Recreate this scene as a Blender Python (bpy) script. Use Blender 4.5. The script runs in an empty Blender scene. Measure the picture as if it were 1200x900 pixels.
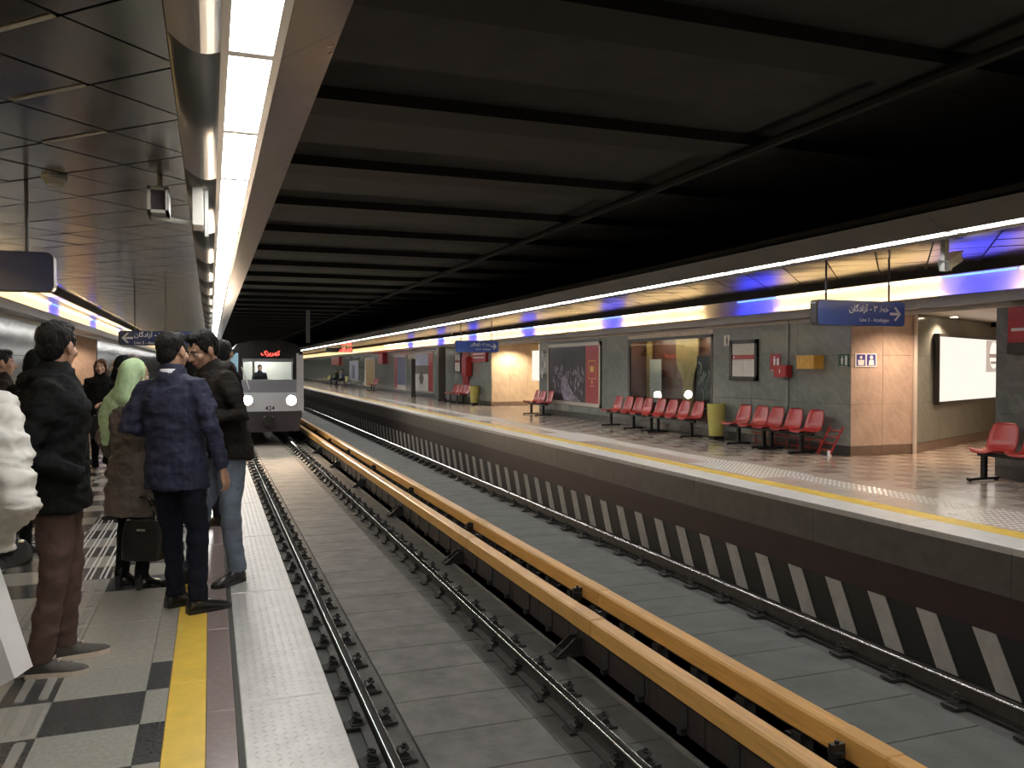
import bpy, bmesh, math, random
import numpy as np
from mathutils import Vector, Matrix, noise
random.seed(7)
PI = math.pi
SC = bpy.context.scene
COL = SC.collection

# ------------------------------------------------------------------ camera
F, CH = 970.0, 1.5                                   # focal length in pixels of the 1200x900 frame, eye height
PSI, PIT = math.atan(353.5 / F), math.atan(20.0 / F)
cam = bpy.data.cameras.new('camera'); cam.sensor_width = 36.0; cam.lens = F / 1200 * 36.0
cam.clip_end = 400; cam.clip_start = 0.05
camo = bpy.data.objects.new('camera', cam); COL.objects.link(camo)
camo.location = (0, 0, CH); camo.rotation_euler = (PI / 2 - PIT, 0, -PSI)
SC.camera = camo

# ------------------------------------------------------------------ world, exposure
w = bpy.data.worlds.new('world'); SC.world = w; w.use_nodes = True
w.node_tree.nodes['Background'].inputs[0].default_value = (0.02, 0.02, 0.022, 1)
w.node_tree.nodes['Background'].inputs[1].default_value = 0.25
SC.view_settings.view_transform = 'Standard'; SC.view_settings.look = 'None'
SC.view_settings.gamma = 1.0; SC.view_settings.use_curve_mapping = False
SC.view_settings.exposure = 0.2
try:
    SC.cycles.use_denoising = True
    SC.cycles.max_bounces = 6; SC.cycles.diffuse_bounces = 3; SC.cycles.glossy_bounces = 4
    SC.cycles.transmission_bounces = 4; SC.cycles.transparent_max_bounces = 8
    SC.cycles.sample_clamp_indirect = 4.0; SC.cycles.caustics_reflective = False
    SC.cycles.caustics_refractive = False; SC.cycles.blur_glossy = 0.6
except Exception:
    pass
L_TUBE, L_COVE, L_BLUE, L_HEAD = 24.0, 72.0, 45.0, 120.0

# ------------------------------------------------------------------ pixel -> point helpers
def ray(u, v):
    x = (u - 600) / F; y = (450 - v) / F
    f = math.cos(PIT) + y * math.sin(PIT); z = -math.sin(PIT) + y * math.cos(PIT)
    return Vector((x * math.cos(PSI) + f * math.sin(PSI), -x * math.sin(PSI) + f * math.cos(PSI), z))
def atZ(u, v, Z=0.0): r = ray(u, v); return r * ((Z - CH) / r.z) + Vector((0, 0, CH))
def atX(u, v, X): r = ray(u, v); return r * (X / r.x) + Vector((0, 0, CH))
def atY(u, v, Y): r = ray(u, v); return r * (Y / r.y) + Vector((0, 0, CH))

# ------------------------------------------------------------------ materials
M = {}
def mat(name, col, rough=0.6, metal=0.0, var=0.0, scale=6.0, bump=0.0, bscale=40.0, spec=0.5, emit=None, es=0.0,
        stretch=(1, 1, 1), col2=None, detail=5, coat=0.0, rvar=0.0, coords='Object'):
    m = bpy.data.materials.new(name); m.use_nodes = True; nt = m.node_tree; b = nt.nodes['Principled BSDF']
    b.inputs['Base Color'].default_value = (*col, 1); b.inputs['Roughness'].default_value = rough
    b.inputs['Metallic'].default_value = metal; b.inputs['Specular IOR Level'].default_value = spec
    if coat: b.inputs['Coat Weight'].default_value = coat; b.inputs['Coat Roughness'].default_value = 0.08
    if emit is not None:
        b.inputs['Emission Color'].default_value = (*emit, 1); b.inputs['Emission Strength'].default_value = es
    if var or bump or rvar:
        tc = nt.nodes.new('ShaderNodeTexCoord'); mp = nt.nodes.new('ShaderNodeMapping')
        mp.inputs['Scale'].default_value = stretch
        if coords == 'World':
            g = nt.nodes.new('ShaderNodeNewGeometry'); nt.links.new(g.outputs['Position'], mp.inputs[0])
        else:
            nt.links.new(tc.outputs['Object'], mp.inputs[0])
    if var or rvar:
        n = nt.nodes.new('ShaderNodeTexNoise'); n.inputs['Scale'].default_value = scale; n.inputs['Detail'].default_value = detail
        n.inputs['Roughness'].default_value = 0.65
        nt.links.new(mp.outputs[0], n.inputs['Vector'])
        r = nt.nodes.new('ShaderNodeValToRGB')
        c2 = col2 if col2 else tuple(max(0, c * (1 - var)) for c in col)
        c1 = col if col2 else tuple(min(1, c * (1 + var)) for c in col)
        r.color_ramp.elements[0].position = 0.32; r.color_ramp.elements[1].position = 0.68
        r.color_ramp.elements[0].color = (*c2, 1); r.color_ramp.elements[1].color = (*c1, 1)
        nt.links.new(n.outputs['Fac'], r.inputs[0])
        if var: nt.links.new(r.outputs[0], b.inputs['Base Color'])
        if rvar:
            mr = nt.nodes.new('ShaderNodeMapRange'); mr.inputs[3].default_value = max(0.02, rough - rvar); mr.inputs[4].default_value = rough + rvar
            nt.links.new(n.outputs['Fac'], mr.inputs[0]); nt.links.new(mr.outputs[0], b.inputs['Roughness'])
    if bump:
        n2 = nt.nodes.new('ShaderNodeTexNoise'); n2.inputs['Scale'].default_value = bscale; n2.inputs['Detail'].default_value = 3
        nt.links.new(mp.outputs[0], n2.inputs['Vector'])
        bp = nt.nodes.new('ShaderNodeBump'); bp.inputs['Strength'].default_value = bump; bp.inputs['Distance'].default_value = 0.02
        nt.links.new(n2.outputs['Fac'], bp.inputs['Height']); nt.links.new(bp.outputs[0], b.inputs['Normal'])
    M[name] = m
    return m
def emitter(name, col, s):
    m = bpy.data.materials.new(name); m.use_nodes = True; nt = m.node_tree
    nt.nodes.remove(nt.nodes['Principled BSDF']); e = nt.nodes.new('ShaderNodeEmission')
    e.inputs[0].default_value = (*col, 1); e.inputs[1].default_value = s
    nt.links.new(e.outputs[0], nt.nodes['Material Output'].inputs[0]); M[name] = m
    return m
def marble(name, col, vein, rough, scale=1.2, amt=0.35):
    m = mat(name, col, rough, var=0.12, scale=3.0, coords='World', spec=0.5)
    nt = m.node_tree; b = nt.nodes['Principled BSDF']
    src = b.inputs['Base Color'].links[0].from_socket
    g = nt.nodes.new('ShaderNodeNewGeometry'); wv = nt.nodes.new('ShaderNodeTexWave')
    mp = nt.nodes.new('ShaderNodeMapping'); mp.inputs['Rotation'].default_value = (0.5, 0.35, 0.6)
    wv.inputs['Scale'].default_value = scale; wv.inputs['Distortion'].default_value = 9.0; wv.inputs['Detail'].default_value = 5.0
    wv.inputs['Detail Scale'].default_value = 1.6
    nt.links.new(g.outputs['Position'], mp.inputs[0]); nt.links.new(mp.outputs[0], wv.inputs[0])
    rp = nt.nodes.new('ShaderNodeValToRGB'); rp.color_ramp.elements[0].position = 0.72; rp.color_ramp.elements[1].position = 1.0
    rp.color_ramp.elements[1].color = (amt, amt, amt, 1)
    nt.links.new(wv.outputs['Fac'], rp.inputs[0])
    mx = nt.nodes.new('ShaderNodeMixRGB'); mx.inputs[2].default_value = (*vein, 1)
    nt.links.new(rp.outputs[0], mx.inputs[0]); nt.links.new(src, mx.inputs[1]); nt.links.new(mx.outputs[0], b.inputs['Base Color'])
    return m
def glassmat(name, tint=(0.8, 0.85, 0.85), refl=0.12, rough=0.02):
    m = bpy.data.materials.new(name); m.use_nodes = True; nt = m.node_tree
    nt.nodes.remove(nt.nodes['Principled BSDF'])
    t = nt.nodes.new('ShaderNodeBsdfTransparent'); t.inputs[0].default_value = (*tint, 1)
    g = nt.nodes.new('ShaderNodeBsdfGlossy'); g.inputs['Roughness'].default_value = rough
    lw = nt.nodes.new('ShaderNodeLayerWeight'); lw.inputs[0].default_value = 0.5
    pw = nt.nodes.new('ShaderNodeMath'); pw.operation = 'POWER'; pw.inputs[1].default_value = 3.5
    fr = nt.nodes.new('ShaderNodeMath'); fr.operation = 'MULTIPLY_ADD'; fr.inputs[1].default_value = 0.5; fr.inputs[2].default_value = 0.035
    nt.links.new(lw.outputs['Facing'], pw.inputs[0]); nt.links.new(pw.outputs[0], fr.inputs[0])
    mx = nt.nodes.new('ShaderNodeMixShader')
    nt.links.new(fr.outputs[0], mx.inputs[0]); nt.links.new(t.outputs[0], mx.inputs[1]); nt.links.new(g.outputs[0], mx.inputs[2])
    nt.links.new(mx.outputs[0], nt.nodes['Material Output'].inputs[0]); M[name] = m
    return m

emitter('tube', (1.0, 0.985, 0.95), L_TUBE)
emitter('cove_warm', (1.0, 0.70, 0.33), L_COVE)
emitter('cove_blue', (0.012, 0.03, 1.0), L_BLUE)
emitter('headlight', (1.0, 0.86, 0.68), L_HEAD)
emitter('led_red', (1.0, 0.08, 0.06), 5.0)
emitter('led_soft', (1.0, 0.05, 0.03), 1.6)
emitter('lightbox', (1.0, 0.9, 0.79), 0.95)
emitter('lightbox_print', (0.92, 0.72, 0.6), 0.55)
emitter('lightbox_ink', (0.8, 0.55, 0.42), 0.4)
emitter('case_fill', (1.0, 0.85, 0.62), 20.0)
emitter('line_warm', (1.0, 0.86, 0.62), 9.0)
emitter('line_blue', (0.10, 0.20, 1.0), 4.0)
emitter('downlight', (1.0, 0.8, 0.55), 22.0)
emitter('cab_lamp', (1.0, 0.97, 0.9), 22.0)
mat('black_ceiling', (0.036, 0.036, 0.037), 0.9, var=0.25, scale=2.0, coords='World')
mat('black_beam', (0.016, 0.016, 0.016), 0.9)
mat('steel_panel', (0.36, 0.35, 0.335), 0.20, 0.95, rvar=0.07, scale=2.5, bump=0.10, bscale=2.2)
mat('steel_panel_lit', (0.74, 0.68, 0.60), 0.11, 0.95, rvar=0.05, scale=2.5, bump=0.10, bscale=2.6)  # same panels in lighter, warmer colour to paint in the bright cove reflection
mat('panel_gap', (0.012, 0.012, 0.012), 0.8)
mat('pale_and_glint', (0.62, 0.58, 0.52), 0.5)
mat('cove_steel', (0.21, 0.215, 0.21), 0.36, 0.9, bump=0.35, bscale=2.4, stretch=(1, 0.8, 1))
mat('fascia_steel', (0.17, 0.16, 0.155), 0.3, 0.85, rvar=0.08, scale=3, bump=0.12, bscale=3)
mat('fascia_shaded', (0.052, 0.050, 0.049), 0.5, 0.2, var=0.12, scale=2)  # far fascia: lack of light put into a darker colour
mat('light_frame', (0.70, 0.69, 0.66), 0.4, 0.2)
mat('platform_edge', (0.54, 0.53, 0.51), 0.42, 0.25, var=0.12, scale=9, rvar=0.1)
mat('tile_light', (0.305, 0.293, 0.26), 0.22, var=0.14, scale=45, spec=0.5, coords='World')
mat('tile_dark', (0.055, 0.055, 0.055), 0.24, var=0.3, scale=60, coords='World')
mat('tile_plain', (0.335, 0.31, 0.272), 0.2, var=0.12, scale=30, coords='World')
mat('yellow_line', (0.72, 0.49, 0.075), 0.38, var=0.10, scale=7, coords='World')
mat('purple_stone', (0.235, 0.185, 0.175), 0.25, var=0.10, scale=30, coords='World')
mat('joint', (0.06, 0.06, 0.055), 0.8)
mat('tact_bar', (0.50, 0.48, 0.44), 0.25, 0.5)
mat('stud', (0.80, 0.78, 0.72), 0.25, 0.3)
mat('concrete', (0.150, 0.143, 0.132), 0.72, var=0.28, scale=3.5, bump=0.15, bscale=30, coords='World')
mat('concrete_dark', (0.082, 0.082, 0.076), 0.75, var=0.3, scale=3, bump=0.15, bscale=20, coords='World')
mat('concrete_far', (0.115, 0.122, 0.112), 0.7, var=0.2, scale=2.5, bump=0.12, bscale=20, coords='World')
mat('rail_side', (0.065, 0.060, 0.054), 0.6, 0.35, var=0.25, scale=9)
mat('rail_head', (0.62, 0.61, 0.585), 0.22, 1.0, rvar=0.06, scale=5, stretch=(40, 0.6, 1))
mat('fastener', (0.035, 0.034, 0.032), 0.6, 0.3)
mat('cover', (0.74, 0.40, 0.11), 0.38, var=0.16, scale=5, stretch=(6, 0.35, 6), coords='World')
mat('cover_end', (0.68, 0.37, 0.10), 0.4)
mat('cable_panel', (0.030, 0.021, 0.017), 0.7, var=0.4, scale=7, stretch=(1, 3, 0.2))
mat('insulator', (0.018, 0.019, 0.02), 0.35)
mat('granite_band', (0.105, 0.096, 0.088), 0.5, var=0.18, scale=5, bump=0.05, coords='World')
mat('maroon', (0.035, 0.016, 0.018), 0.6, var=0.2, scale=4)
mat('stripe', (0.50, 0.48, 0.45), 0.6, var=0.14, scale=5, coords='World')
mat('dark_paint', (0.018, 0.018, 0.017), 0.6)
marble('marble_grey', (0.215, 0.232, 0.212), (0.36, 0.37, 0.34), 0.13, 2.2, 0.22)
marble('marble_dark', (0.115, 0.118, 0.115), (0.22, 0.23, 0.22), 0.16, 2.0, 0.25)
marble('marble_pink', (0.52, 0.40, 0.33), (0.66, 0.54, 0.46), 0.22, 2.2, 0.25)
marble('marble_beige', (0.62, 0.49, 0.36), (0.74, 0.62, 0.48), 0.2)
mat('skirting', (0.055, 0.055, 0.05), 0.3, var=0.2, scale=10)
mat('skirting_brown', (0.19, 0.135, 0.105), 0.3, var=0.15, scale=10)
mat('far_tile_light', (0.50, 0.435, 0.375), 0.16, var=0.1, scale=20, coords='World')
mat('far_tile_dark', (0.33, 0.265, 0.225), 0.16, var=0.12, scale=20, coords='World')
mat('far_edge', (0.62, 0.60, 0.57), 0.35, var=0.08, scale=8, coords='World')
mat('red_plastic', (0.42, 0.030, 0.026), 0.28, var=0.06, scale=8)
mat('bench_metal', (0.014, 0.014, 0.015), 0.4, 0.4)
mat('sign_blue', (0.035, 0.085, 0.34), 0.28, coat=0.3)
mat('sign_navy', (0.028, 0.042, 0.125), 0.25, coat=0.3)
mat('sign_black', (0.015, 0.016, 0.02), 0.35)
mat('white_print', (0.86, 0.86, 0.86), 0.5)
mat('grey_print', (0.42, 0.42, 0.42), 0.5)
mat('black_frame', (0.016, 0.015, 0.015), 0.3)
mat('white_frame', (0.56, 0.52, 0.46), 0.35, 0.3)
mat('red_print', (0.36, 0.024, 0.034), 0.35)
mat('gold', (0.72, 0.44, 0.12), 0.35, 0.6)
mat('wood_yellow', (0.66, 0.36, 0.06), 0.45, var=0.2, scale=6, stretch=(1, 5, 1))
mat('bin_yellow', (0.52, 0.47, 0.13), 0.4, var=0.1, scale=6)
mat('exit_green', (0.02, 0.085, 0.045), 0.4)
mat('toilet_blue', (0.055, 0.05, 0.30), 0.4)
mat('show_brown', (0.17, 0.065, 0.045), 0.3, var=0.2, scale=5)
mat('show_gold', (0.42, 0.29, 0.11), 0.35, var=0.15, scale=4)
mat('poster_dark', (0.030, 0.027, 0.032), 0.3, var=0.4, scale=3)
mat('poster_purple', (0.52, 0.46, 0.62), 0.35, var=0.8, scale=9, col2=(0.04, 0.036, 0.055), detail=8)
mat('poster_sky', (0.48, 0.52, 0.70), 0.4, var=0.25, scale=4)
mat('poster_hill', (0.11, 0.085, 0.07), 0.4, var=0.5, scale=12)
mat('poster_white', (0.72, 0.70, 0.67), 0.4, var=0.08, scale=8)
mat('poster_blue', (0.10, 0.115, 0.20), 0.4, var=0.4, scale=7)
mat('paper', (0.74, 0.70, 0.63), 0.5, var=0.06, scale=12)
mat('paper_map', (0.62, 0.58, 0.52), 0.5, var=0.15, scale=25)
mat('pipe', (0.70, 0.64, 0.58), 0.35, 0.2)
mat('cctv_grey', (0.36, 0.37, 0.36), 0.35, 0.4)
mat('cctv_white', (0.60, 0.58, 0.52), 0.4)
mat('lens', (0.01, 0.01, 0.012), 0.1)
mat('train_white', (0.76, 0.78, 0.82), 0.3)
mat('train_grey', (0.30, 0.31, 0.34), 0.4)
mat('train_blue', (0.34, 0.56, 0.70), 0.3)
mat('train_black', (0.010, 0.010, 0.011), 0.25)
mat('train_dark', (0.06, 0.05, 0.055), 0.5)
mat('cab_wall', (0.68, 0.66, 0.60), 0.6)
glassmat('glass')
glassmat('windshield', (0.72, 0.75, 0.75))
mat('rod', (0.05, 0.05, 0.055), 0.4, 0.5)
mat('wall_metal', (0.20, 0.195, 0.18), 0.14, 0.75, rvar=0.05, scale=2, bump=0.06, bscale=3)

# ------------------------------------------------------------------ mesh helpers
class MB:
    def __init__(s): s.v = []; s.f = []; s.m = []
    def add(s, vs, fs, mi=0):
        o = len(s.v); s.v += [tuple(p) for p in vs]; s.f += [tuple(i + o for i in f) for f in fs]; s.m += [mi] * len(fs); return s
    def box(s, x0, x1, y0, y1, z0, z1, mi=0):
        v = [(x, y, z) for z in (z0, z1) for y in (y0, y1) for x in (x0, x1)]
        return s.add(v, [(0, 2, 3, 1), (4, 5, 7, 6), (0, 1, 5, 4), (1, 3, 7, 5), (3, 2, 6, 7), (2, 0, 4, 6)], mi)
    def cbox(s, x0, x1, y0, y1, z0, z1, c=0.005, mi=0):
        """box with chamfered top edges"""
        v = [(x0, y0, z0), (x1, y0, z0), (x1, y1, z0), (x0, y1, z0), (x0, y0, z1 - c), (x1, y0, z1 - c), (x1, y1, z1 - c), (x0, y1, z1 - c),
             (x0 + c, y0 + c, z1), (x1 - c, y0 + c, z1), (x1 - c, y1 - c, z1), (x0 + c, y1 - c, z1)]
        f = [(3, 2, 1, 0), (8, 9, 10, 11)]
        for i in range(4):
            j = (i + 1) % 4; f += [(i, j, j + 4, i + 4), (i + 4, j + 4, j + 8, i + 8)]
        return s.add(v, f, mi)
    def prism(s, prof, a0, a1, axis='y', mi=0, cap=True):
        """profile polygon (p,q) extruded: axis y -> (x,z), axis x -> (y,z), axis z -> (x,y)"""
        n = len(prof)
        def P(p, a): return {'y': (p[0], a, p[1]), 'x': (a, p[0], p[1]), 'z': (p[0], p[1], a)}[axis]
        v = [P(p, a0) for p in prof] + [P(p, a1) for p in prof]
        f = [(i, (i + 1) % n, n + (i + 1) % n, n + i) for i in range(n)]
        if cap: f += [tuple(range(n - 1, -1, -1)), tuple(range(n, 2 * n))]
        return s.add(v, f, mi)
    def cyl(s, p0, p1, r0, r1=None, n=10, mi=0):
        r1 = r0 if r1 is None else r1
        p0, p1 = Vector(p0), Vector(p1); t = (p1 - p0).normalized()
        a = t.orthogonal().normalized(); b = t.cross(a)
        v = []
        for p, r in ((p0, r0), (p1, r1)):
            v += [p + (a * math.cos(2 * PI * i / n) + b * math.sin(2 * PI * i / n)) * r for i in range(n)]
        f = [(i, (i + 1) % n, n + (i + 1) % n, n + i) for i in range(n)] + [tuple(range(n - 1, -1, -1)), tuple(range(n, 2 * n))]
        return s.add(v, f, mi)
    def tube(s, pts, r, n=8, mi=0):
        for a, b in zip(pts, pts[1:]): s.cyl(a, b, r, r, n, mi)
        return s
    def quad(s, a, b, c, d, mi=0): return s.add([a, b, c, d], [(0, 1, 2, 3)], mi)
    def sphere(s, c, r, n=10, k=7, mi=0):
        r = r if isinstance(r, (tuple, list)) else (r, r, r)
        v = [(c[0], c[1], c[2] - r[2])]
        for j in range(1, k):
            t = -PI / 2 + PI * j / k
            v += [(c[0] + r[0] * math.cos(t) * math.cos(2 * PI * i / n), c[1] + r[1] * math.cos(t) * math.sin(2 * PI * i / n), c[2] + r[2] * math.sin(t)) for i in range(n)]
        v.append((c[0], c[1], c[2] + r[2])); top = len(v) - 1
        f = [(0, 1 + (i + 1) % n, 1 + i) for i in range(n)]
        for j in range(k - 2):
            o = 1 + j * n; f += [(o + i, o + (i + 1) % n, o + n + (i + 1) % n, o + n + i) for i in range(n)]
        o = 1 + (k - 2) * n; f += [(o + i, o + (i + 1) % n, top) for i in range(n)]
        return s.add(v, f, mi)
    def mesh(s, name, mats, smooth=False, fix=True):
        me = bpy.data.meshes.new(name); me.from_pydata(s.v, [], s.f)
        for m in ([mats] if isinstance(mats, str) else mats): me.materials.append(M[m])
        me.polygons.foreach_set('material_index', s.m)
        if fix:
            bm = bmesh.new(); bm.from_mesh(me); bmesh.ops.recalc_face_normals(bm, faces=bm.faces); bm.to_mesh(me); bm.free()
        if smooth: me.polygons.foreach_set('use_smooth', [True] * len(me.polygons))
        me.update(); return me
    def build(s, name, mats, parent=None, loc=(0, 0, 0), rz=0.0, smooth=False):
        return link(name, s.mesh(name, mats, smooth), parent, loc, rz)
def link(name, me, parent=None, loc=(0, 0, 0), rz=0.0):
    o = bpy.data.objects.new(name, me); COL.objects.link(o); o.location = loc; o.rotation_euler = (0, 0, rz)
    if parent is not None: o.parent = parent
    return o
def empty(name, loc=(0, 0, 0), rz=0.0):
    o = bpy.data.objects.new(name, None); COL.objects.link(o); o.location = loc; o.rotation_euler = (0, 0, rz); o.empty_display_size = 0.1
    return o
def tag(o, label, cat, group=None, kind=None):
    o['label'] = label; o['category'] = cat
    if group: o['group'] = group
    if kind: o['kind'] = kind
    return o
def struct(o, label=None):
    o['kind'] = 'structure'
    if label: o['label'] = label
    return o
def stuff(o, label=None):
    o['kind'] = 'stuff'
    if label: o['label'] = label
    return o
def copy_tree(o, parent=None):
    c = o.copy(); COL.objects.link(c); c.parent = parent
    for ch in o.children: copy_tree(ch, c)
    return c

TMP = bpy.data.scenes.new('tmp')
def bake(o):
    TMP.collection.objects.link(o); vl = TMP.view_layers[0]; vl.update()
    dg = vl.depsgraph; dg.update()
    me = bpy.data.meshes.new_from_object(o.evaluated_get(dg), depsgraph=dg)
    TMP.collection.objects.unlink(o); bpy.data.objects.remove(o)
    return me
def text_mesh(body, size, m, ext=0.002, align='CENTER', bold=0.0, width=None):
    c = bpy.data.curves.new('txt', 'FONT'); c.body = body; c.size = size; c.extrude = ext; c.offset = bold
    c.align_x = align; c.align_y = 'CENTER'; c.resolution_u = 3
    me = bake(bpy.data.objects.new('txt', c)); bpy.data.curves.remove(c)
    me.materials.clear(); me.materials.append(M[m])
    if width:
        xs = [v.co.x for v in me.vertices]; k = width / max(1e-6, max(xs) - min(xs))
        me.transform(Matrix.Diagonal((k, k, 1, 1)))
    return me
def text(name, body, size, m, parent, loc, rot, **kw):
    o = link(name, text_mesh(body, size, m, **kw), parent, loc); o.rotation_euler = rot; return o

# ------------------------------------------------------------------ main dimensions (metres; platform top is z = 0)
ZR, ZF = -1.086, -1.256                 # rail head, track slab
XE, XE2 = 0.515, 6.23                   # platform edges
XW, XW2 = -3.11, 10.05                  # platform walls
YB, YEND = -7.0, 112.0
ZC = 2.86                               # platform ceilings

# ================================================================== STRUCTURE
def platform_near():
    b = MB().box(XW, XE - 0.03, YB, YEND, -1.3, -0.03)
    fl = struct(b.build('floor', 'concrete_dark'), 'waiting platform with checkered stone tiles beside the near track')
    # metal edge plates
    y = -1.9; pm = MB().cbox(0.117, XE, 0.004, 1.896, -0.06, 0.0, 0.004)
    ridges = MB()
    nx, ny = 9, 40
    for i in range(nx):
        for j in range(ny):
            cx = 0.14 + (i + 0.5) * 0.355 / nx; cy = 0.03 + (j + 0.5) * 1.84 / ny
            a = 0.9 if (i + j) % 2 else -0.9
            dx, dy = math.cos(a) * 0.013, math.sin(a) * 0.013; ex, ey = -math.sin(a) * 0.003, math.cos(a) * 0.003
            ridges.add([(cx - dx - ex, cy - dy - ey, 0), (cx + dx - ex, cy + dy - ey, 0), (cx + dx + ex, cy + dy + ey, 0), (cx - dx + ex, cy - dy + ey, 0),
                        (cx - dx * .7, cy - dy * .7, 0.0016), (cx + dx * .7, cy + dy * .7, 0.0016)], [(0, 1, 5, 4), (1, 2, 5), (2, 3, 4, 5), (3, 0, 4)])
    pm.add(ridges.v, ridges.f)
    me = pm.mesh('edge_plate', 'platform_edge'); me2 = MB().cbox(0.117, XE, 0.004, 1.896, -0.06, 0.0, 0.004).mesh('edge_plate', 'platform_edge')
    k = 0; y = 0.05 - 1.9 * 3
    while y < YEND - 2:
        link('edge_plate', me if 1 < y < 16 else me2, fl, (0, y + 0.0, 0)); y += 1.9
    # dark joint, purple stone strip, yellow line
    MB().box(0.093, 0.117, YB, YEND, -0.06, -0.004).build('joint_strip', 'joint', fl)
    pl = MB().cbox(-0.027, 0.091, 0.002, 1.198, -0.05, 0.0, 0.002).mesh('kerb_stone', 'purple_stone')
    yl = MB().cbox(-0.189, -0.029, 0.001, 1.199, -0.05, 0.0, 0.002).mesh('yellow_line_tile', 'yellow_line')
    for i in range(int((60 - YB) / 1.2)):
        link('kerb_stone', pl, fl, (0, YB + i * 1.2, 0)); link('yellow_line_tile', yl, fl, (0, YB + i * 1.2 + 0.4, 0))
    MB().box(-0.027, 0.091, 59.4, YEND, -0.05, 0.0).build('kerb_stone', 'purple_stone', fl)
    MB().box(-0.189, -0.029, 59.4, YEND, -0.05, 0.0).build('yellow_line_tile', 'yellow_line', fl)
    # tiles of 385 mm
    T = 0.385; g = 0.0015
    full = {m: MB().cbox(g, T - g, g, T - g, -0.03, 0.0, 0.0015).mesh('floor_tile', m) for m in ('tile_light', 'tile_dark', 'tile_plain')}
    narrow = {m: MB().cbox(g, 0.1 - g, g, T - g, -0.03, 0.0, 0.0015).mesh('floor_tile', m) for m in ('tile_light', 'tile_dark', 'tile_plain')}
    rest = MB(); y0 = 3.39 - 26 * T
    tb = MB(); mt = {}
    for i, x in enumerate((0.055, 0.15, 0.245, 0.34)):
        n = 12; prof = []
        for j in range(n):
            a = 2 * PI * j / n; yy = (0.155 if math.sin(a) > 0 else -0.155) + 0.0
            prof.append((0.022 * math.cos(a), 0.016 * math.sin(a) + (0.14 if math.sin(a) >= 0 else -0.14)))
        mt['bar'] = MB().prism(prof, 0.0, 0.006, 'z').mesh('guide_bar', 'tact_bar', fix=True)
    studs = MB()
    for x in (0.045, 0.14, 0.235, 0.33):
        for j in range(14):
            yy = 0.02 + j * 0.026
            for dx in (-0.016, 0.016):
                studs.add([(x + dx - .008, yy - .008, 0), (x + dx + .008, yy - .008, 0), (x + dx + .008, yy + .008, 0), (x + dx - .008, yy + .008, 0), (x + dx, yy, 0.006)],
                          [(0, 1, 4), (1, 2, 4), (2, 3, 4), (3, 0, 4)])
    stud_me = studs.mesh('studs', 'stud')
    for r in range(-1, 290):
        y = y0 + (r) * T
        if y > YEND - 1: break
        for c in range(-1, 8):
            x = -0.29 if c == -1 else -0.29 - (c + 1) * T
            if x < XW - 0.1: continue
            dark = (r + c) % 2 == 1
            plain = 4.52 < y + 0.1 < 6.0
            m = 'tile_plain' if plain else ('tile_dark' if dark else 'tile_light')
            xx0 = max(x, XW)
            if 3.0 < y < 13.0 and x > XW:
                t = link('floor_tile', (narrow if c == -1 else full)[m], fl, (x, y, 0))
                if c == 1 and y < 10:
                    if y > 6.1: s = link('studs', stud_me, t, (0, 0, 0)); stuff(s)
                    else:
                        for bx in (0.055, 0.15, 0.245, 0.34):
                            link('guide_bar', mt['bar'], t, (bx, T / 2, 0))
            else:
                ww = 0.1 if c == -1 else T
                rest.box(max(x + g, XW), x + ww - g, y + g, y + T - g, -0.03, 0.0, {'tile_light': 0, 'tile_dark': 1, 'tile_plain': 2}[m])
    stuff(rest.build('floor_tiles_beyond', ['tile_light', 'tile_dark', 'tile_plain'], fl))
    return fl
platform_near()

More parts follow.
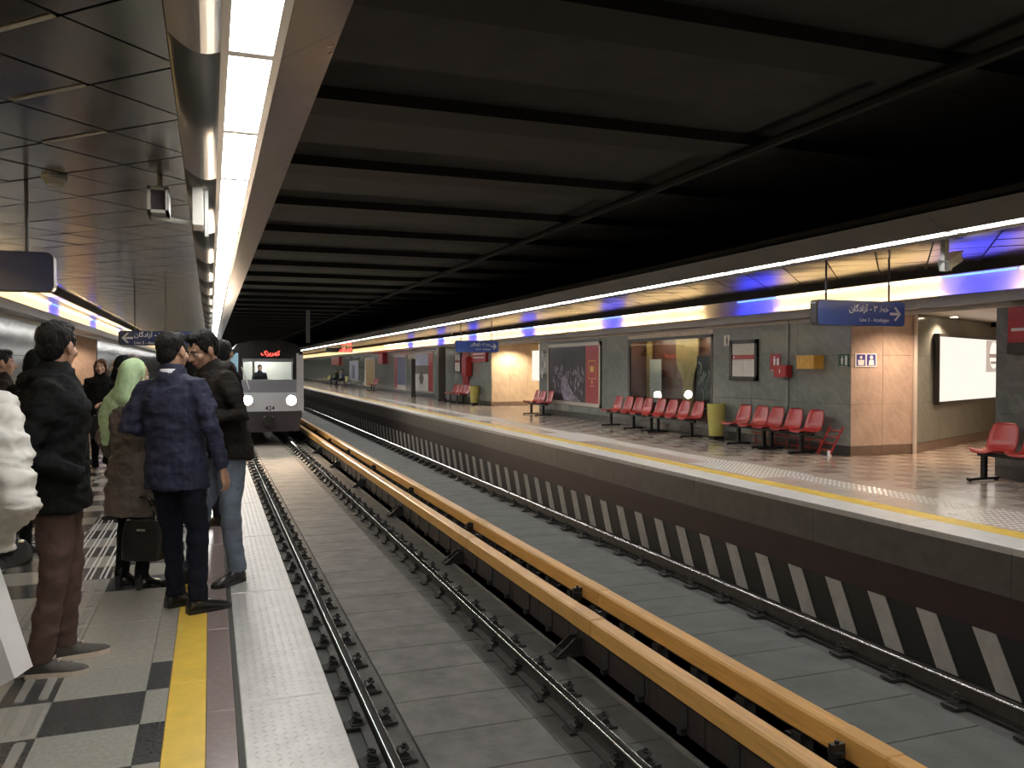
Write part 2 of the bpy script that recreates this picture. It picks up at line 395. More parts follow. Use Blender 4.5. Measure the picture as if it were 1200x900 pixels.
def platform_far():
    fl = struct(MB().box(XE2 + 0.04, 16.0, YB, YEND, -1.3, -0.03).build('floor', 'concrete_dark'), 'opposite platform with pinkish checkered stone floor and yellow line')
    # tiles
    T = 0.40; g = 0.0015
    me = {m: MB().cbox(g, T - g, g, T - g, -0.03, 0.0, 0.0015).mesh('floor_tile', m) for m in ('far_tile_light', 'far_tile_dark')}
    rest = MB()
    for r in range(0, 300):
        y = YB + r * T
        if y > YEND: break
        for c in range(0, 23):
            x = 6.91 + c * T
            if x > 10.0 and not (7.6 < y < 14.0 or 24.0 < y < 33.0): continue
            dark = (r + c) % 2 == 0 and x > 7.95
            m = 'far_tile_dark' if dark else 'far_tile_light'
            if 5.2 < y < 16 and x < 12.5 and (x < 10.3 or y < 12) : link('floor_tile', me[m], fl, (x, y, 0))
            else: rest.box(x + g, x + T - g, y + g, y + T - g, -0.03, 0.0, 1 if dark else 0)
    stuff(rest.build('floor_tiles_beyond', ['far_tile_light', 'far_tile_dark'], fl))
    e = MB().cbox(XE2, 6.648, 0.003, 1.197, -0.06, 0.0, 0.004).mesh('edge_plate', 'far_edge')
    yl = MB().cbox(6.652, 6.905, 0.002, 1.198, -0.05, 0.0, 0.003).mesh('yellow_line_tile', 'yellow_line')
    for i in range(56):
        link('edge_plate', e, fl, (0, YB + i * 1.2, 0)); link('yellow_line_tile', yl, fl, (0, YB + i * 1.2, 0))
    MB().box(XE2, 6.648, YB + 67.2, YEND, -0.06, 0.0).build('edge_plate', 'far_edge', fl)
    MB().box(6.652, 6.905, YB + 67.2, YEND, -0.05, 0.0).build('yellow_line_tile', 'yellow_line', fl)
    # tactile studs: a guiding line with wider warning fields
    st = MB()
    y = 4.6
    while y < 40:
        wide = (5.0 < y < 6.4) or (9.3 < y < 11.2) or (15.2 < y < 17.2) or (22 < y < 24)
        x0, x1 = (7.0, 7.9) if wide else (7.42, 7.78)
        x = x0
        while x < x1:
            st.add([(x - .022, y - .022, 0), (x + .022, y - .022, 0), (x + .022, y + .022, 0), (x - .022, y + .022, 0), (x, y, 0.008)],
                   [(0, 1, 4), (1, 2, 4), (2, 3, 4), (3, 0, 4)]); x += 0.075
        y += 0.085
    stuff(st.build('studs', 'stud', fl))
    # edge band and wall under the platform with slanted stripes
    band = MB().box(XE2, XE2 + 0.05, 0.003, 2.397, -0.42, -0.06).mesh('edge_band', 'granite_band')
    for i in range(48): link('edge_band', band, fl, (0, YB + i * 2.4, 0))
    wl = struct(MB().box(XE2 + 0.02, XE2 + 0.06, YB, YEND, -1.3, -0.42).build('wall_track', 'maroon'), 'low maroon and black wall under the opposite platform with slanted pale stripes')
    MB().box(XE2 + 0.014, XE2 + 0.03, YB, YEND, -1.3, -0.765).build('black_band', 'dark_paint', wl)
    w_ = 0.235; zt, zb = -0.765, ZF; sl = 0.245
    sm = MB().add([(XE2 + 0.006, 0, zt), (XE2 + 0.006, -w_, zt), (XE2 + 0.006, -w_ - sl, zb), (XE2 + 0.006, -sl, zb),
                   (XE2 + 0.02, 0, zt), (XE2 + 0.02, -w_, zt), (XE2 + 0.02, -w_ - sl, zb), (XE2 + 0.02, -sl, zb)],
                  [(0, 1, 2, 3), (7, 6, 5, 4), (0, 4, 5, 1), (1, 5, 6, 2), (2, 6, 7, 3), (3, 7, 4, 0)]).mesh('slanted_stripe', 'stripe')
    yb = atX(1138.3, 730, XE2).y
    for k in range(-14, 150): link('slanted_stripe', sm, wl, (0, yb + k * 0.613, 0))
platform_far()

def track():
    tb = struct(MB().box(XE - 0.03, XE2 + 0.06, YB, YEND, -1.6, ZF - 0.03).build('track_bed', 'concrete_dark'), 'concrete slab track bed between the two platforms')
    P = 0.65
    def panel(x0, x1, m): return MB().cbox(x0, x1, 0.006, P - 0.006, ZF - 0.04, ZF, 0.004).mesh('concrete_slab', m)
    near, side, far = panel(1.40, 2.38, 'concrete'), panel(2.385, 3.16, 'concrete_dark'), panel(4.55, 5.54, 'concrete_far')
    restm = MB()
    for i in range(170):
        y = YB + i * P
        if y < 31: link('concrete_slab', near, tb, (0, y, 0)); link('concrete_slab', side, tb, (0, y, -0.004))
        else: restm.box(1.40, 3.16, y + .006, y + P - .006, ZF - .04, ZF)
        if y < 40: link('concrete_slab', far, tb, (0, y, 0))
        else: restm.box(4.55, 5.54, y + .006, y + P - .006, ZF - .04, ZF)
    stuff(restm.build('concrete_slabs_beyond', 'concrete', tb))
    MB().box(0.485, 1.395, YB, YEND, ZF - 0.04, ZF - 0.015).build('side_strip', 'concrete_dark', tb)
    MB().box(5.545, 6.25, YB, YEND, ZF - 0.04, ZF - 0.015).build('side_strip', 'concrete_dark', tb)
    MB().box(3.165, 4.545, YB, YEND, ZF - 0.05, ZF - 0.03).build('side_strip', 'concrete_dark', tb)
    MB().box(3.15, 3.19, YB, 40, ZF - 0.03, ZF + 0.012).build('kerb_line', 'concrete', tb)
    # fastener
    f = MB()
    f.cbox(-0.20, 0.20, -0.075, 0.075, 0.0, 0.022, 0.004); f.cbox(-0.16, 0.16, -0.06, 0.06, 0.02, 0.034, 0.004)
    for s in (-1, 1):
        f.prism([(s * 0.062, 0.03), (s * 0.15, 0.03), (s * 0.145, 0.052), (s * 0.11, 0.082), (s * 0.075, 0.07)], -0.042, 0.042)
        f.cyl((s * 0.118, 0, 0.05), (s * 0.118, 0, 0.118), 0.017, 0.017, 8); f.cyl((s * 0.118, 0, 0.085), (s * 0.118, 0, 0.1), 0.028, 0.028, 6)
        f.tube([(s * 0.075, -0.05, 0.066), (s * 0.135, -0.035, 0.088), (s * 0.135, 0.035, 0.088), (s * 0.075, 0.05, 0.066)], 0.011, 6)
    fm = f.mesh('rail_fastener', 'fastener')
    fs = MB().box(-0.20, 0.20, -0.075, 0.075, 0.0, 0.03); fs.box(-0.15, 0.15, -0.04, 0.04, 0.03, 0.08)
    fsm = fs.mesh('rail_fastener', 'fastener')
    hw = 0.036
    prof = [(-0.075, 0.0), (0.075, 0.0), (0.075, 0.012), (0.012, 0.028), (0.009, 0.12), (hw, 0.132), (hw, 0.150), (-hw, 0.150), (-hw, 0.132), (-0.009, 0.12), (-0.012, 0.028), (-0.075, 0.012)]
    arc_ = [(hw - .014 + .014 * math.cos(a), .002 + .012 * math.sin(a)) for a in np.linspace(0, PI / 2, 7)]
    prof2 = [(-hw, 0), (hw, 0)] + arc_ + [(-x, z) for x, z in reversed(arc_)]
    info = [(1.161 - hw, 'steel running rail nearest the waiting platform edge'),
            (2.596 + hw, 'steel running rail beside the orange third rail cover, with shiny head'),
            (4.275 - hw, 'steel running rail hidden behind the orange third rail covers'),
            (5.746 + hw, 'steel running rail beside the wall with slanted stripes')]
    for x, lab in info:
        e = empty('running_rail', (x, 0, ZF)); tag(e, lab, 'rail', 'running rails')
        MB().prism(prof, YB, YEND).build('rail_web', 'rail_side', e, (0, 0, 0.006))
        MB().prism(prof2, YB, YEND).build('rail_head', 'rail_head', e, (0, 0, 0.156), smooth=True)
        rest = MB()
        for i in range(170):
            y = YB + i * P + 0.325
            if 2.5 < y < 34 and x < 5.9: link('rail_fastener', fm if y < 20 else fsm, e, (0.02 if x < 2 else (0.07 if x < 3 else 0), y, 0))
            elif 34 <= y: rest.box(-0.2, 0.2, y - 0.075, y + 0.075, 0, 0.03); rest.box(-0.15, 0.15, y - 0.04, y + 0.04, 0.03, 0.08)
        stuff(rest.build('rail_fasteners_beyond', 'fastener', e))
    # third rails with covers
    for x, yj, lab in ((3.3, 6.92, 'orange covered third rail of the near track'), (3.8, 7.80, 'orange covered third rail of the far track')):
        e = empty('third_rail', (x, 0, ZF)); tag(e, lab, 'third rail', 'third rails')
        zt, zb = -0.848 - ZF, -1.004 - ZF; wd = 0.15; c = 0.016
        prof = [(0, zb), (0.012, zb), (0.012, zt - 0.012), (wd - 0.012, zt - 0.012), (wd - 0.012, zb), (wd, zb), (wd, zt - c), (wd - c, zt), (c, zt), (0, zt - c)]
        seg = MB().prism(prof, 0.003, 3.95 - 0.003, cap=True)
        sm = seg.mesh('cover', 'cover')
        capm = MB().prism([(p[0] + (0.0025 if p[0] > 0.07 else -0.0025), p[1] + (0.003 if p[1] > zb + .05 else 0)) for p in prof], 0, 0.42).mesh('cover_sleeve', 'cover_end')
        ins = MB()
        for k in range(5): ins.cyl((0, 0, 0.02 + k * 0.045), (0, 0, 0.045 + k * 0.045), 0.055 if k % 2 == 0 else 0.042, None, 12)
        ins.box(-0.05, 0.05, -0.02, 0.02, 0.0, 0.27); ins.cyl((0, 0, 0.24), (0, 0, 0.29), 0.02, 0.015, 8)
        insm = ins.mesh('insulator', 'insulator')
        br = MB().box(-0.26, 0.03, -0.09, 0.09, 0.0, 0.02)
        br.prism([(-0.24, 0.02), (0.02, 0.02), (0.02, 0.17), (-0.06, 0.17)], -0.075, -0.06); br.prism([(-0.24, 0.02), (0.02, 0.02), (0.02, 0.17), (-0.06, 0.17)], 0.06, 0.075)
        br.box(-0.2, -0.16, -0.06, 0.06, 0.02, 0.06)
        brm = br.mesh('bracket', 'fastener')
        cond = MB().prism([(0.04, zb - 0.04), (0.11, zb - 0.04), (0.11, zb + 0.03), (0.04, zb + 0.03)], YB, YEND).build('conductor', 'rail_side', e)
        pan = MB().box(0.03, 0.06, 0.004, 0.8, 0.0, zb + 0.02).mesh('base_panel', 'cable_panel')
        for k in range(-4, 27):
            y = yj + k * 3.95
            if y < YB or y > YEND: continue
            link('cover', sm, e, (0, y, 0)); link('cover_sleeve', capm, e, (0, y + 0.01, 0))
            if y < 60:
                link('insulator', insm, e, (-0.085 if x > 3.5 else wd + 0.07, y + 0.33, 0.10))
                link('bracket', brm, e, (-0.0 if x < 3.5 else 0.19, y + 0.3, 0.0))
        if x < 3.5:
            for k in range(60): link('base_panel', pan, e, (0, YB + 0.805 * k, 0))
            MB().box(0.03, 0.06, YB + 0.805 * 60, YEND, 0.0, zb + 0.02).build('base_panel', 'cable_panel', e)
        # small clamps seen between the two covers
        cm = MB().box(0.02, 0.13, -0.05, 0.05, 0.05, zb - 0.04); cm.box(-0.02, 0.17, -0.03, 0.03, 0.0, 0.05); cmm = cm.mesh('clamp', 'fastener')
        for k in range(70): link('clamp', cmm, e, (0, YB + 0.65 * k, 0))
track()

def ceilings():
    # black slab over the tracks with beams across
    zc = 4.15
    c = struct(MB().box(-3.0, 9.9, YB, YEND, zc, zc + 0.15).build('ceiling', 'black_ceiling'), 'black painted slab ceiling above the tracks')
    y1 = atZ(376, 115, zc - 0.12).y; y2 = atZ(345, 192, zc - 0.12).y; st = (y2 - y1)
    bm = MB().box(-2.9, 9.8, 0, 0.55, zc - 0.12, zc).mesh('ceiling_beam', 'black_beam')
    for k in range(-6, 40):
        y = y1 + k * st
        if YB < y < YEND: link('ceiling_beam', bm, c, (0, y, 0))
    xp = atZ(1108, 69, zc - 0.05).x
    MB().cyl((xp, YB, zc - 0.17), (xp, YEND, zc - 0.17), 0.06, None, 8).build('ceiling_pipe', 'black_beam', c)
    pass
    hp = atY(361, 395, 38); MB().box(hp.x - .08, hp.x + .08, 37.9, 38.1, hp.z - 0.25, zc).build('hanger', 'grey_print', c)
    # void side walls above the platform ceilings
    struct(MB().box(-3.15, -3.0, YB, YEND, 3.0, zc + .15).build('wall_void', 'black_beam'), 'dark upstand above the platform ceiling by the near track')
    struct(MB().box(9.9, 10.05, YB, YEND, 3.0, zc + .15).build('wall_void', 'black_beam'), 'dark upstand above the opposite platform ceiling')
    for side in (0, 1):
        def X(x): return x if side == 0 else 6.94 - x
        nm = 'waiting platform' if side == 0 else 'opposite platform'
        ce = struct(MB().box(min(X(-2.51), X(-0.156)), max(X(-2.51), X(-0.156)), YB, YEND, ZC + 0.012, ZC + 0.06).build('ceiling', 'panel_gap'),
                    'diagonal metal panel ceiling over the ' + nm)
        # diamond panels, 840 mm across the diagonal
        d = 0.42; g = 0.012
        pm = MB().add([(0, -d + g, 0), (d - g, 0, 0), (0, d - g, 0), (-d + g, 0, 0), (0, -d + g, .01), (d - g, 0, .01), (0, d - g, .01), (-d + g, 0, .01)],
                      [(3, 2, 1, 0), (4, 5, 6, 7), (0, 1, 5, 4), (1, 2, 6, 5), (2, 3, 7, 6), (3, 0, 4, 7)])
        mname = 'steel_panel' if side == 0 else 'steel_panel_lit'
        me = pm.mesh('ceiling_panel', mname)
        def clip(cx, cy):
            """panel cut off along the ceiling's long edges"""
            x0, x1 = sorted((X(-2.50), X(-0.16)))
            poly = [Vector((cx, cy - d + g)), Vector((cx + d - g, cy)), Vector((cx, cy + d - g)), Vector((cx - d + g, cy))]
            for lim, sgn in ((x0, 1), (x1, -1)):
                out = []
                for a, b in zip(poly, poly[1:] + poly[:1]):
                    ia, ib = (a.x - lim) * sgn >= 0, (b.x - lim) * sgn >= 0
                    if ia: out.append(a)
                    if ia != ib: t = (lim - a.x) / (b.x - a.x); out.append(a.lerp(b, t))
                poly = out
                if len(poly) < 3: return None
            return poly
        rest = MB()
        for r in range(-30, 260):
            for c in range(-1, 8):
                cx = -0.152 - 0.39 - c * 0.42 + (0.0); cx = -0.535 - c * 0.42
                cy = 3.633 + 0.42 + r * 0.84 + (0.42 if c % 2 else 0)
                cx = X(cx)
                if cy < YB + .4 or cy > YEND: continue
                poly = clip(cx, cy)
                if poly is None: continue
                inner = abs(cx - X(-1.33)) < 1.17 - d
                if (3.0 < cy < (20 if side == 0 else 19)):
                    tilt = random.uniform(-0.012, 0.012)
                    if inner:
                        o = link('ceiling_panel', me, ce, (cx, cy, ZC)); o.rotation_euler = (random.uniform(-.009, .009), random.uniform(-.009, .009), 0)
                    else: MB().prism([(p.x - cx, p.y - cy) for p in poly], 0, 0.01, 'z').build('ceiling_panel', mname, ce, (cx, cy, ZC))
                else: rest.prism([(p.x, p.y) for p in poly], ZC, ZC + 0.01, 'z')
        stuff(rest.build('ceiling_panels_beyond', mname, ce))
        # pale strips painting the reflection in a few ceiling joints
        if side == 0:
            for k in range(-1, 3):
                a = Vector((-0.56, 3.633 + k * 0.84, ZC - 0.003)); b = a + Vector((-0.38, 0.38, 0)); n = Vector((0.7, 0.7, 0)) * 0.014
                MB().add([a - n, a + n, b + n, b - n, a - n + Vector((0, 0, -.004)), a + n + Vector((0, 0, -.004)), b + n + Vector((0, 0, -.004)), b - n + Vector((0, 0, -.004))],
                         [(0, 1, 2, 3), (7, 6, 5, 4), (0, 4, 5, 1), (1, 5, 6, 2), (2, 6, 7, 3), (3, 7, 4, 0)]).build('pale_and_glint', 'pale_and_glint', ce)
        # edge trim at the cove side, its shadow painted in near black
        x0, x1 = sorted((X(-2.51), X(-2.56)))
        MB().box(x0, x1, YB, YEND, ZC - 0.10, ZC + 0.06).build('cove_trim', 'panel_gap', ce)
        # curved steel strip between panels and light, in pieces; sloped fascia beyond the light
        arc = []
        for j in range(9):
            t = j / 8; a = t * PI / 2
            arc.append((X(-0.156 + 0.205 * t), 2.86 - 0.06 * math.sin(a) - 0.028 * math.sin(PI * t)))
        prof = arc + [(p[0], p[1] + 0.012) for p in reversed(arc)]
        cm = MB().prism(prof, 0.002, 2.438).mesh('curved_strip', 'cove_steel', smooth=True)
        fz = [(X(0.292), 2.80), (X(0.548), 2.96), (X(0.548), 2.985), (X(0.292), 2.825)]
        fm = MB().prism(fz, 0.002, 2.438).mesh('fascia_panel', 'fascia_steel' if side == 0 else 'fascia_shaded')
        for k in range(48):
            y = 3.65 - 1.22 * 8 + k * 2.44
            if y > YEND: break
            link('curved_strip', cm, ce, (0, y, 0)); link('fascia_panel', fm, ce, (0, y, 0))
        x0, x1 = sorted((X(0.548), X(0.51)))
        MB().box(x0, x1, YB, YEND, 2.965, 3.05).build('fascia_back', 'black_beam', ce)
        x0, x1 = sorted((X(-3.0), X(0.55)))
        MB().box(x0, x1, YB, YEND, 3.03, 3.05).build('fascia_top', 'black_beam', ce)
        # cove on the wall side: lip, back, light tubes
        xl0, xl1 = sorted((X(-2.81), X(-2.83))); xw0, xw1 = sorted((X(-3.11), X(-2.81)))
        MB().box(xl0, xl1, YB, YEND, 2.38, 2.51).build('cove_lip', 'fascia_steel', ce)
        MB().box(xw0, xw1, YB, YEND, 2.36, 2.38).build('cove_shelf', 'fascia_steel', ce)
        x0, x1 = sorted((X(-3.09), X(-3.13))); MB().box(x0, x1, YB, YEND, 2.3, 3.0).build('cove_back', 'pale_and_glint', ce)
        x0, x1 = sorted((X(-3.11), X(-2.5))); MB().box(x0, x1, YB, YEND, 2.93, 2.97).build('cove_top', 'pale_and_glint', ce)
ceilings()

def lights():
    """tube modules along both platform edges, cove tubes on the wall side"""
    for side in (0, 1):
        def X(x): return x if side == 0 else 6.94 - x
        nm = 'near' if side == 0 else 'opposite'
        x0, x1 = sorted((X(0.048), X(0.29)))
        xa, xb = sorted((X(0.082), X(0.256)))
        fr = MB().box(x0, xa, 0, 1.22, 2.80, 2.84); fr.box(xb, x1, 0, 1.22, 2.80, 2.84); fr.box(xa, xb, 0, 0.03, 2.80, 2.84); fr.box(xa, xb, 1.19, 1.22, 2.80, 2.84)
        fr.box(x0, x1, 0, 1.22, 2.84, 2.85)
        frm = fr.mesh('light_frame', 'light_frame'); dfm = MB().box(xa, xb, 0.03, 1.19, 2.806, 2.812).mesh('diffuser', 'tube')
        rest = MB(); n = 0
        for k in range(-8, 90):
            y = 3.65 + (k - 1) * 1.22
            if y + 1.22 > YEND: break
            if y < 48:
                e = empty('strip_light', (0, y, 0))
                tag(e, ('long fluorescent strip module above the waiting platform edge' if side == 0 else 'long fluorescent strip module above the opposite platform edge'), 'ceiling light', nm + ' edge strip lights')
                link('light_frame', frm, e); link('diffuser', dfm, e)
            else: rest.box(xa, xb, y + .03, y + 1.19, 2.806, 2.812, 0); rest.box(x0, xa, y, y + 1.22, 2.80, 2.84, 1); rest.box(xb, x1, y, y + 1.22, 2.80, 2.84, 1)
        stuff(tag(rest.build('strip_lights_beyond', ['tube', 'light_frame']), 'distant run of fluorescent strip modules over the %s platform edge' % ('waiting' if side == 0 else 'opposite'), 'ceiling light'))
        # cove tubes
        xc = X(-2.93)
        tw = MB().cyl((xc, 0.03, 2.42), (xc, 1.19, 2.42), 0.022, None, 8); tw.box(xc - .03, xc + .03, 0.0, 1.22, 2.38, 2.395, 1)
        xu = X(-3.05); tw.cyl((xu, 0.02, 2.80), (xu, 1.20, 2.80), 0.012, None, 6, 2)
        mw = tw.mesh('cove_tube', ['cove_warm', 'light_frame', 'line_warm'])
        tb = MB().cyl((xc, 0.03, 2.42), (xc, 1.19, 2.42), 0.022, None, 8); tb.box(xc - .03, xc + .03, 0.0, 1.22, 2.38, 2.395, 1); tb.cyl((xu, 0.02, 2.80), (xu, 1.20, 2.80), 0.012, None, 6, 2); mb = tb.mesh('cove_tube', ['cove_blue', 'light_frame', 'line_blue'])
        far = MB()
        y = YB + 0.1; k = 0
        blue_at = {1: [atX(u, 370, 9.95).y for u in (1190, 878, 717, 616, 556, 511, 478)], 0: [atX(u, 370, -3.0).y for u in (70, 115, 143)]}[side]
        dark_at = {1: [atX(842, 370, 9.95).y], 0: []}[side]
        while y < YEND - 1.3:
            isb = any(abs(y + 0.6 - b) < 0.62 for b in blue_at); isd = any(abs(y + 0.6 - b) < 0.62 for b in dark_at)
            if not isd:
                if y < 50:
                    o = link('cove_tube', mb if isb else mw, None, (0, y, 0))
                    tag(o, '%s fluorescent tube in the cove of the %s platform wall' % ('blue' if isb else 'warm white', 'waiting' if side == 0 else 'opposite'), 'light tube', ('blue' if isb else 'warm') + ' cove tubes of the ' + nm + ' wall')
                else: far.cyl((xc, y + .03, 2.42), (xc, y + 1.19, 2.42), 0.022, None, 6)
            y += 1.24
        stuff(tag(far.build('cove_tubes_beyond', 'cove_warm'), 'distant warm white tubes in the cove of the %s platform wall' % ('waiting' if side == 0 else 'opposite'), 'light tube'))
lights()

# ================================================================== WALLS
def slab_mesh(wd, h, m, cache={}):
    k = (round(wd, 3), round(h, 3), m)
    if k not in cache:
        b = MB(); c = 0.004
        v = [(0, 0, 0), (0, wd, 0), (0, wd, h), (0, 0, h), (-.016, 0, 0), (-.016, wd, 0), (-.016, wd, h), (-.016, 0, h),
             (-.02, c, c), (-.02, wd - c, c), (-.02, wd - c, h - c), (-.02, c, h - c)]
        f = [(0, 1, 2, 3), (8, 9, 10, 11)]
        for i in range(4):
            j = (i + 1) % 4; f += [(i, j, j + 4, i + 4), (i + 4, j + 4, j + 8, i + 8)]
        cache[k] = b.add(v, f).mesh('wall_slab', m)
    return cache[k]
ROWS = ((0.17, 0.87), (0.87, 1.70), (1.70, 2.40))
def clad(parent, origin, direction, length, m, skirt='skirting', wd=1.2, rows=ROWS):
    """stone slabs on a wall that starts at origin and runs along direction; the slabs face left of that run"""
    a = math.atan2(direction[1], direction[0]) - PI / 2
    g = 0.003; n = max(1, round(length / wd)); ww = length / n
    for i in range(n):
        p = Vector((origin[0], origin[1], 0)) + Vector((direction[0], direction[1], 0)).normalized() * (i * ww)
        for z0, z1 in rows:
            link('wall_slab', slab_mesh(ww - g, z1 - z0 - g, m), parent, (p.x, p.y, z0), a)
        if skirt: link('skirting', slab_mesh(ww - g, 0.165, skirt), parent, (p.x, p.y, 0), a)

def far_walls():
    X0 = XW2 + 0.02
    w1 = struct(MB().box(X0, X0 + 0.15, YB, 8.34, 0, 2.95).build('wall_right', 'marble_dark'), 'dark grey stone pier beside the lit passage')
    clad(w1, (X0, 1.0), (0, 1), 7.34, 'marble_dark')
    struct(MB().box(X0, X0 + 6, 8.20, 8.34, 0, 2.95).build('wall_right', 'marble_dark'))
    w2 = MB().box(X0, X0 + 0.15, 11.05, 15.10, 0, 2.95)
    w2.box(X0, X0 + 0.15, 15.10, 18.90, 0, 0.27); w2.box(X0, X0 + 0.15, 15.10, 18.90, 2.20, 2.95); w2.box(X0, X0 + 0.15, 18.90, 25.0, 0, 2.95)
    w2 = struct(w2.build('wall_right', 'marble_grey'), 'grey green polished stone wall between the two lit passages')
    clad(w2, (X0, 11.05), (0, 1), 4.05, 'marble_grey', wd=1.35)
    clad(w2, (X0, 15.10), (0, 1), 3.80, 'marble_grey', wd=1.27, rows=((0.17, 0.27),))
    clad(w2, (X0, 15.10), (0, 1), 3.80, 'marble_beige', skirt=None, wd=0.95, rows=((2.20, 2.40),))
    clad(w2, (X0, 18.90), (0, 1), 6.10, 'marble_grey', wd=1.22)
    w3 = struct(MB().box(X0, X0 + 0.15, 29.95, YEND, 0, 2.95).build('wall_right', 'marble_grey'), 'long grey green stone wall with distant posters')
    clad(w3, (X0, 29.95), (0, 1), 30.0, 'marble_grey', wd=1.25)
    clad(w3, (X0, 59.95), (0, 1), 50.0, 'marble_grey', wd=5.0)
    # pink return and oblique wall of the near passage
    r1 = struct(MB().box(X0 + 0.0, 11.40, 11.07, 11.2, 0, 2.45).build('wall_passage', 'marble_pink'), 'pinkish marble return wall with restroom signs')
    clad(r1, (11.40, 11.07), (-1, 0), 1.35, 'marble_pink', 'skirting_brown', wd=0.68)
    r1.rotation_euler = (0, 0, 0)
    a, b = Vector((11.42, 11.06, 0)), Vector((16.0, 13.15, 0)); d = (b - a); n = Vector((-d.y, d.x, 0)).normalized() * 0.12
    ob = struct(MB().prism([(a.x, a.y), (b.x, b.y), (b.x + n.x, b.y + n.y), (a.x + n.x, a.y + n.y)], 0, 2.45, 'z').build('wall_passage', 'marble_grey'), 'angled grey marble wall carrying the bright light box')
    clad(ob, (b.x, b.y), tuple((a - b).normalized())[:2], d.length, 'marble_grey', 'skirting_brown', wd=1.25)
    struct(MB().box(16.0, 16.1, 8.2, 13.2, 0, 2.45).build('wall_passage', 'marble_beige'))
    cz = struct(MB().box(X0 + 0.02, 16.0, 8.34, 13.2, 2.42, 2.5).build('ceiling', 'pale_and_glint'), 'low pale ceiling of the lit passage')
    # far passage
    r2 = struct(MB().box(X0, 12.3, 29.95, 30.1, 0, 2.45).build('wall_passage', 'marble_beige'), 'warm lit beige marble wall in the distant passage')
    clad(r2, (12.3, 29.95), (-1, 0), 2.22, 'marble_beige', 'skirting_brown', wd=0.74)
    r3 = struct(MB().box(12.3, 16, 30.4, 30.5, 0, 2.45).build('wall_passage', 'marble_beige'))
    clad(r3, (16, 30.4), (-1, 0), 3.7, 'marble_beige', 'skirting_brown', wd=0.92)
    struct(MB().box(X0, 16, 24.85, 25.0, 0, 2.95).build('wall_passage', 'marble_grey'))
    struct(MB().box(16, 16.1, 25, 30.5, 0, 2.45).build('wall_passage', 'marble_beige'))
    struct(MB().box(X0 + 0.02, 16, 25, 30.5, 2.42, 2.5).build('ceiling', 'pale_and_glint'), 'low pale ceiling of the distant passage')
    # closing wall at the tunnel end and behind the camera
    struct(MB().box(-3.3, 16, YEND, YEND + 0.2, -1.6, 4.4).build('wall_end', 'black_beam'), 'dark wall at the far end of the station')
    struct(MB().box(-3.3, 16, YB - 0.2, YB, -1.6, 4.4).build('wall_back', 'wall_metal'))
    # near wall on the left
    wl = MB().box(XW - 0.15, XW - 0.02, YB, 21.5, 0, 2.95); wl.box(XW - 0.15, XW - 0.02, 27.0, YEND, 0, 2.95)
    wl = struct(wl.build('wall_left', 'wall_metal'), 'polished grey panelled wall behind the waiting people')
    clad(wl, (XW - 0.02, 21.5), (0, -1), 20.5, 'wall_metal', wd=1.2)
    clad(wl, (XW - 0.02, 87.0), (0, -1), 60.0, 'wall_metal', wd=2.4)
    r4 = struct(MB().box(-6.0, XW - 0.02, 27.0, 27.15, 0, 2.45).build('wall_passage', 'marble_pink'), 'peach lit wall of the passage behind the waiting people')
    clad(r4, (XW - 0.02, 27.0), (-1, 0), 2.8, 'marble_pink', 'skirting_brown', wd=0.93)
    struct(MB().box(-6.0, XW - 0.02, 21.35, 21.5, 0, 2.45).build('wall_passage', 'marble_grey'))
    struct(MB().box(-6.1, -6.0, 21.35, 27.1, 0, 2.45).build('wall_passage', 'marble_pink'))
    struct(MB().box(-6.0, XW - 0.04, 21.35, 27.1, 2.42, 2.5).build('ceiling', 'pale_and_glint'))
    struct(MB().box(-6.0, XW - 0.01, 21.4, 27.1, -0.1, -0.001).build('floor', 'tile_light'))
far_walls()

def downlight(loc, label, power, col=(1.0, 0.72, 0.5)):
    e = empty('downlight', loc); tag(e, label, 'downlight')
    n = 16
    MB().cyl((0, 0, -0.012), (0, 0, 0.03), 0.075, 0.075, 16).build('trim_ring', 'light_frame', e)
    MB().cyl((0, 0, -0.018), (0, 0, -0.0125), 0.058, 0.058, 16).build('lamp_face', 'downlight', e)
    l = bpy.data.lights.new('downlight_lamp', 'SPOT'); l.energy = power; l.color = col; l.spot_size = 2.6; l.spot_blend = 0.6; l.shadow_soft_size = 0.06
    o = bpy.data.objects.new('downlight_lamp', l); COL.objects.link(o); o.parent = e; o.location = (0, 0, -0.03)
pd = atZ(1089, 373, 2.40)
downlight((pd.x, pd.y - 0.55, 2.405), 'bright round downlight in the passage ceiling above the light box wall', 120)
downlight((10.9, 10.2, 2.405), 'round downlight in the passage ceiling before the restroom signs', 190)
downlight((12.8, 9.6, 2.405), 'round downlight deep inside the passage beside the dark pier', 150)
downlight((10.75, 29.2, 2.405), 'round downlight washing the beige wall of the distant passage', 330, (1, .8, .55))
downlight((13.2, 29.3, 2.405), 'round downlight at the back of the distant passage', 300, (1, .8, .55))
downlight((13.0, 27.0, 2.405), 'round downlight in the middle of the distant passage', 200, (1, .8, .55))
downlight((-3.9, 26.2, 2.405), 'round downlight above the peach passage wall behind the people', 110)
downlight((-5.0, 24.5, 2.405), 'round downlight deep in the passage behind the people', 60)

# pipe at the passage corner and on the wall
tag(MB().cyl((11.41, 11.02, 0), (11.41, 11.02, 2.41), 0.035, None, 12).build('pipe', 'pipe'), 'pale vertical pipe at the corner of the pink passage wall', 'pipe')
yp = atX(923, 450, XW2 - 0.02).y
tag(MB().cyl((XW2 - 0.02, yp, 0.0), (XW2 - 0.02, yp, 2.36), 0.016, None, 10).build('pipe', 'cctv_grey'), 'thin grey conduit running up behind the red alarm box', 'pipe')

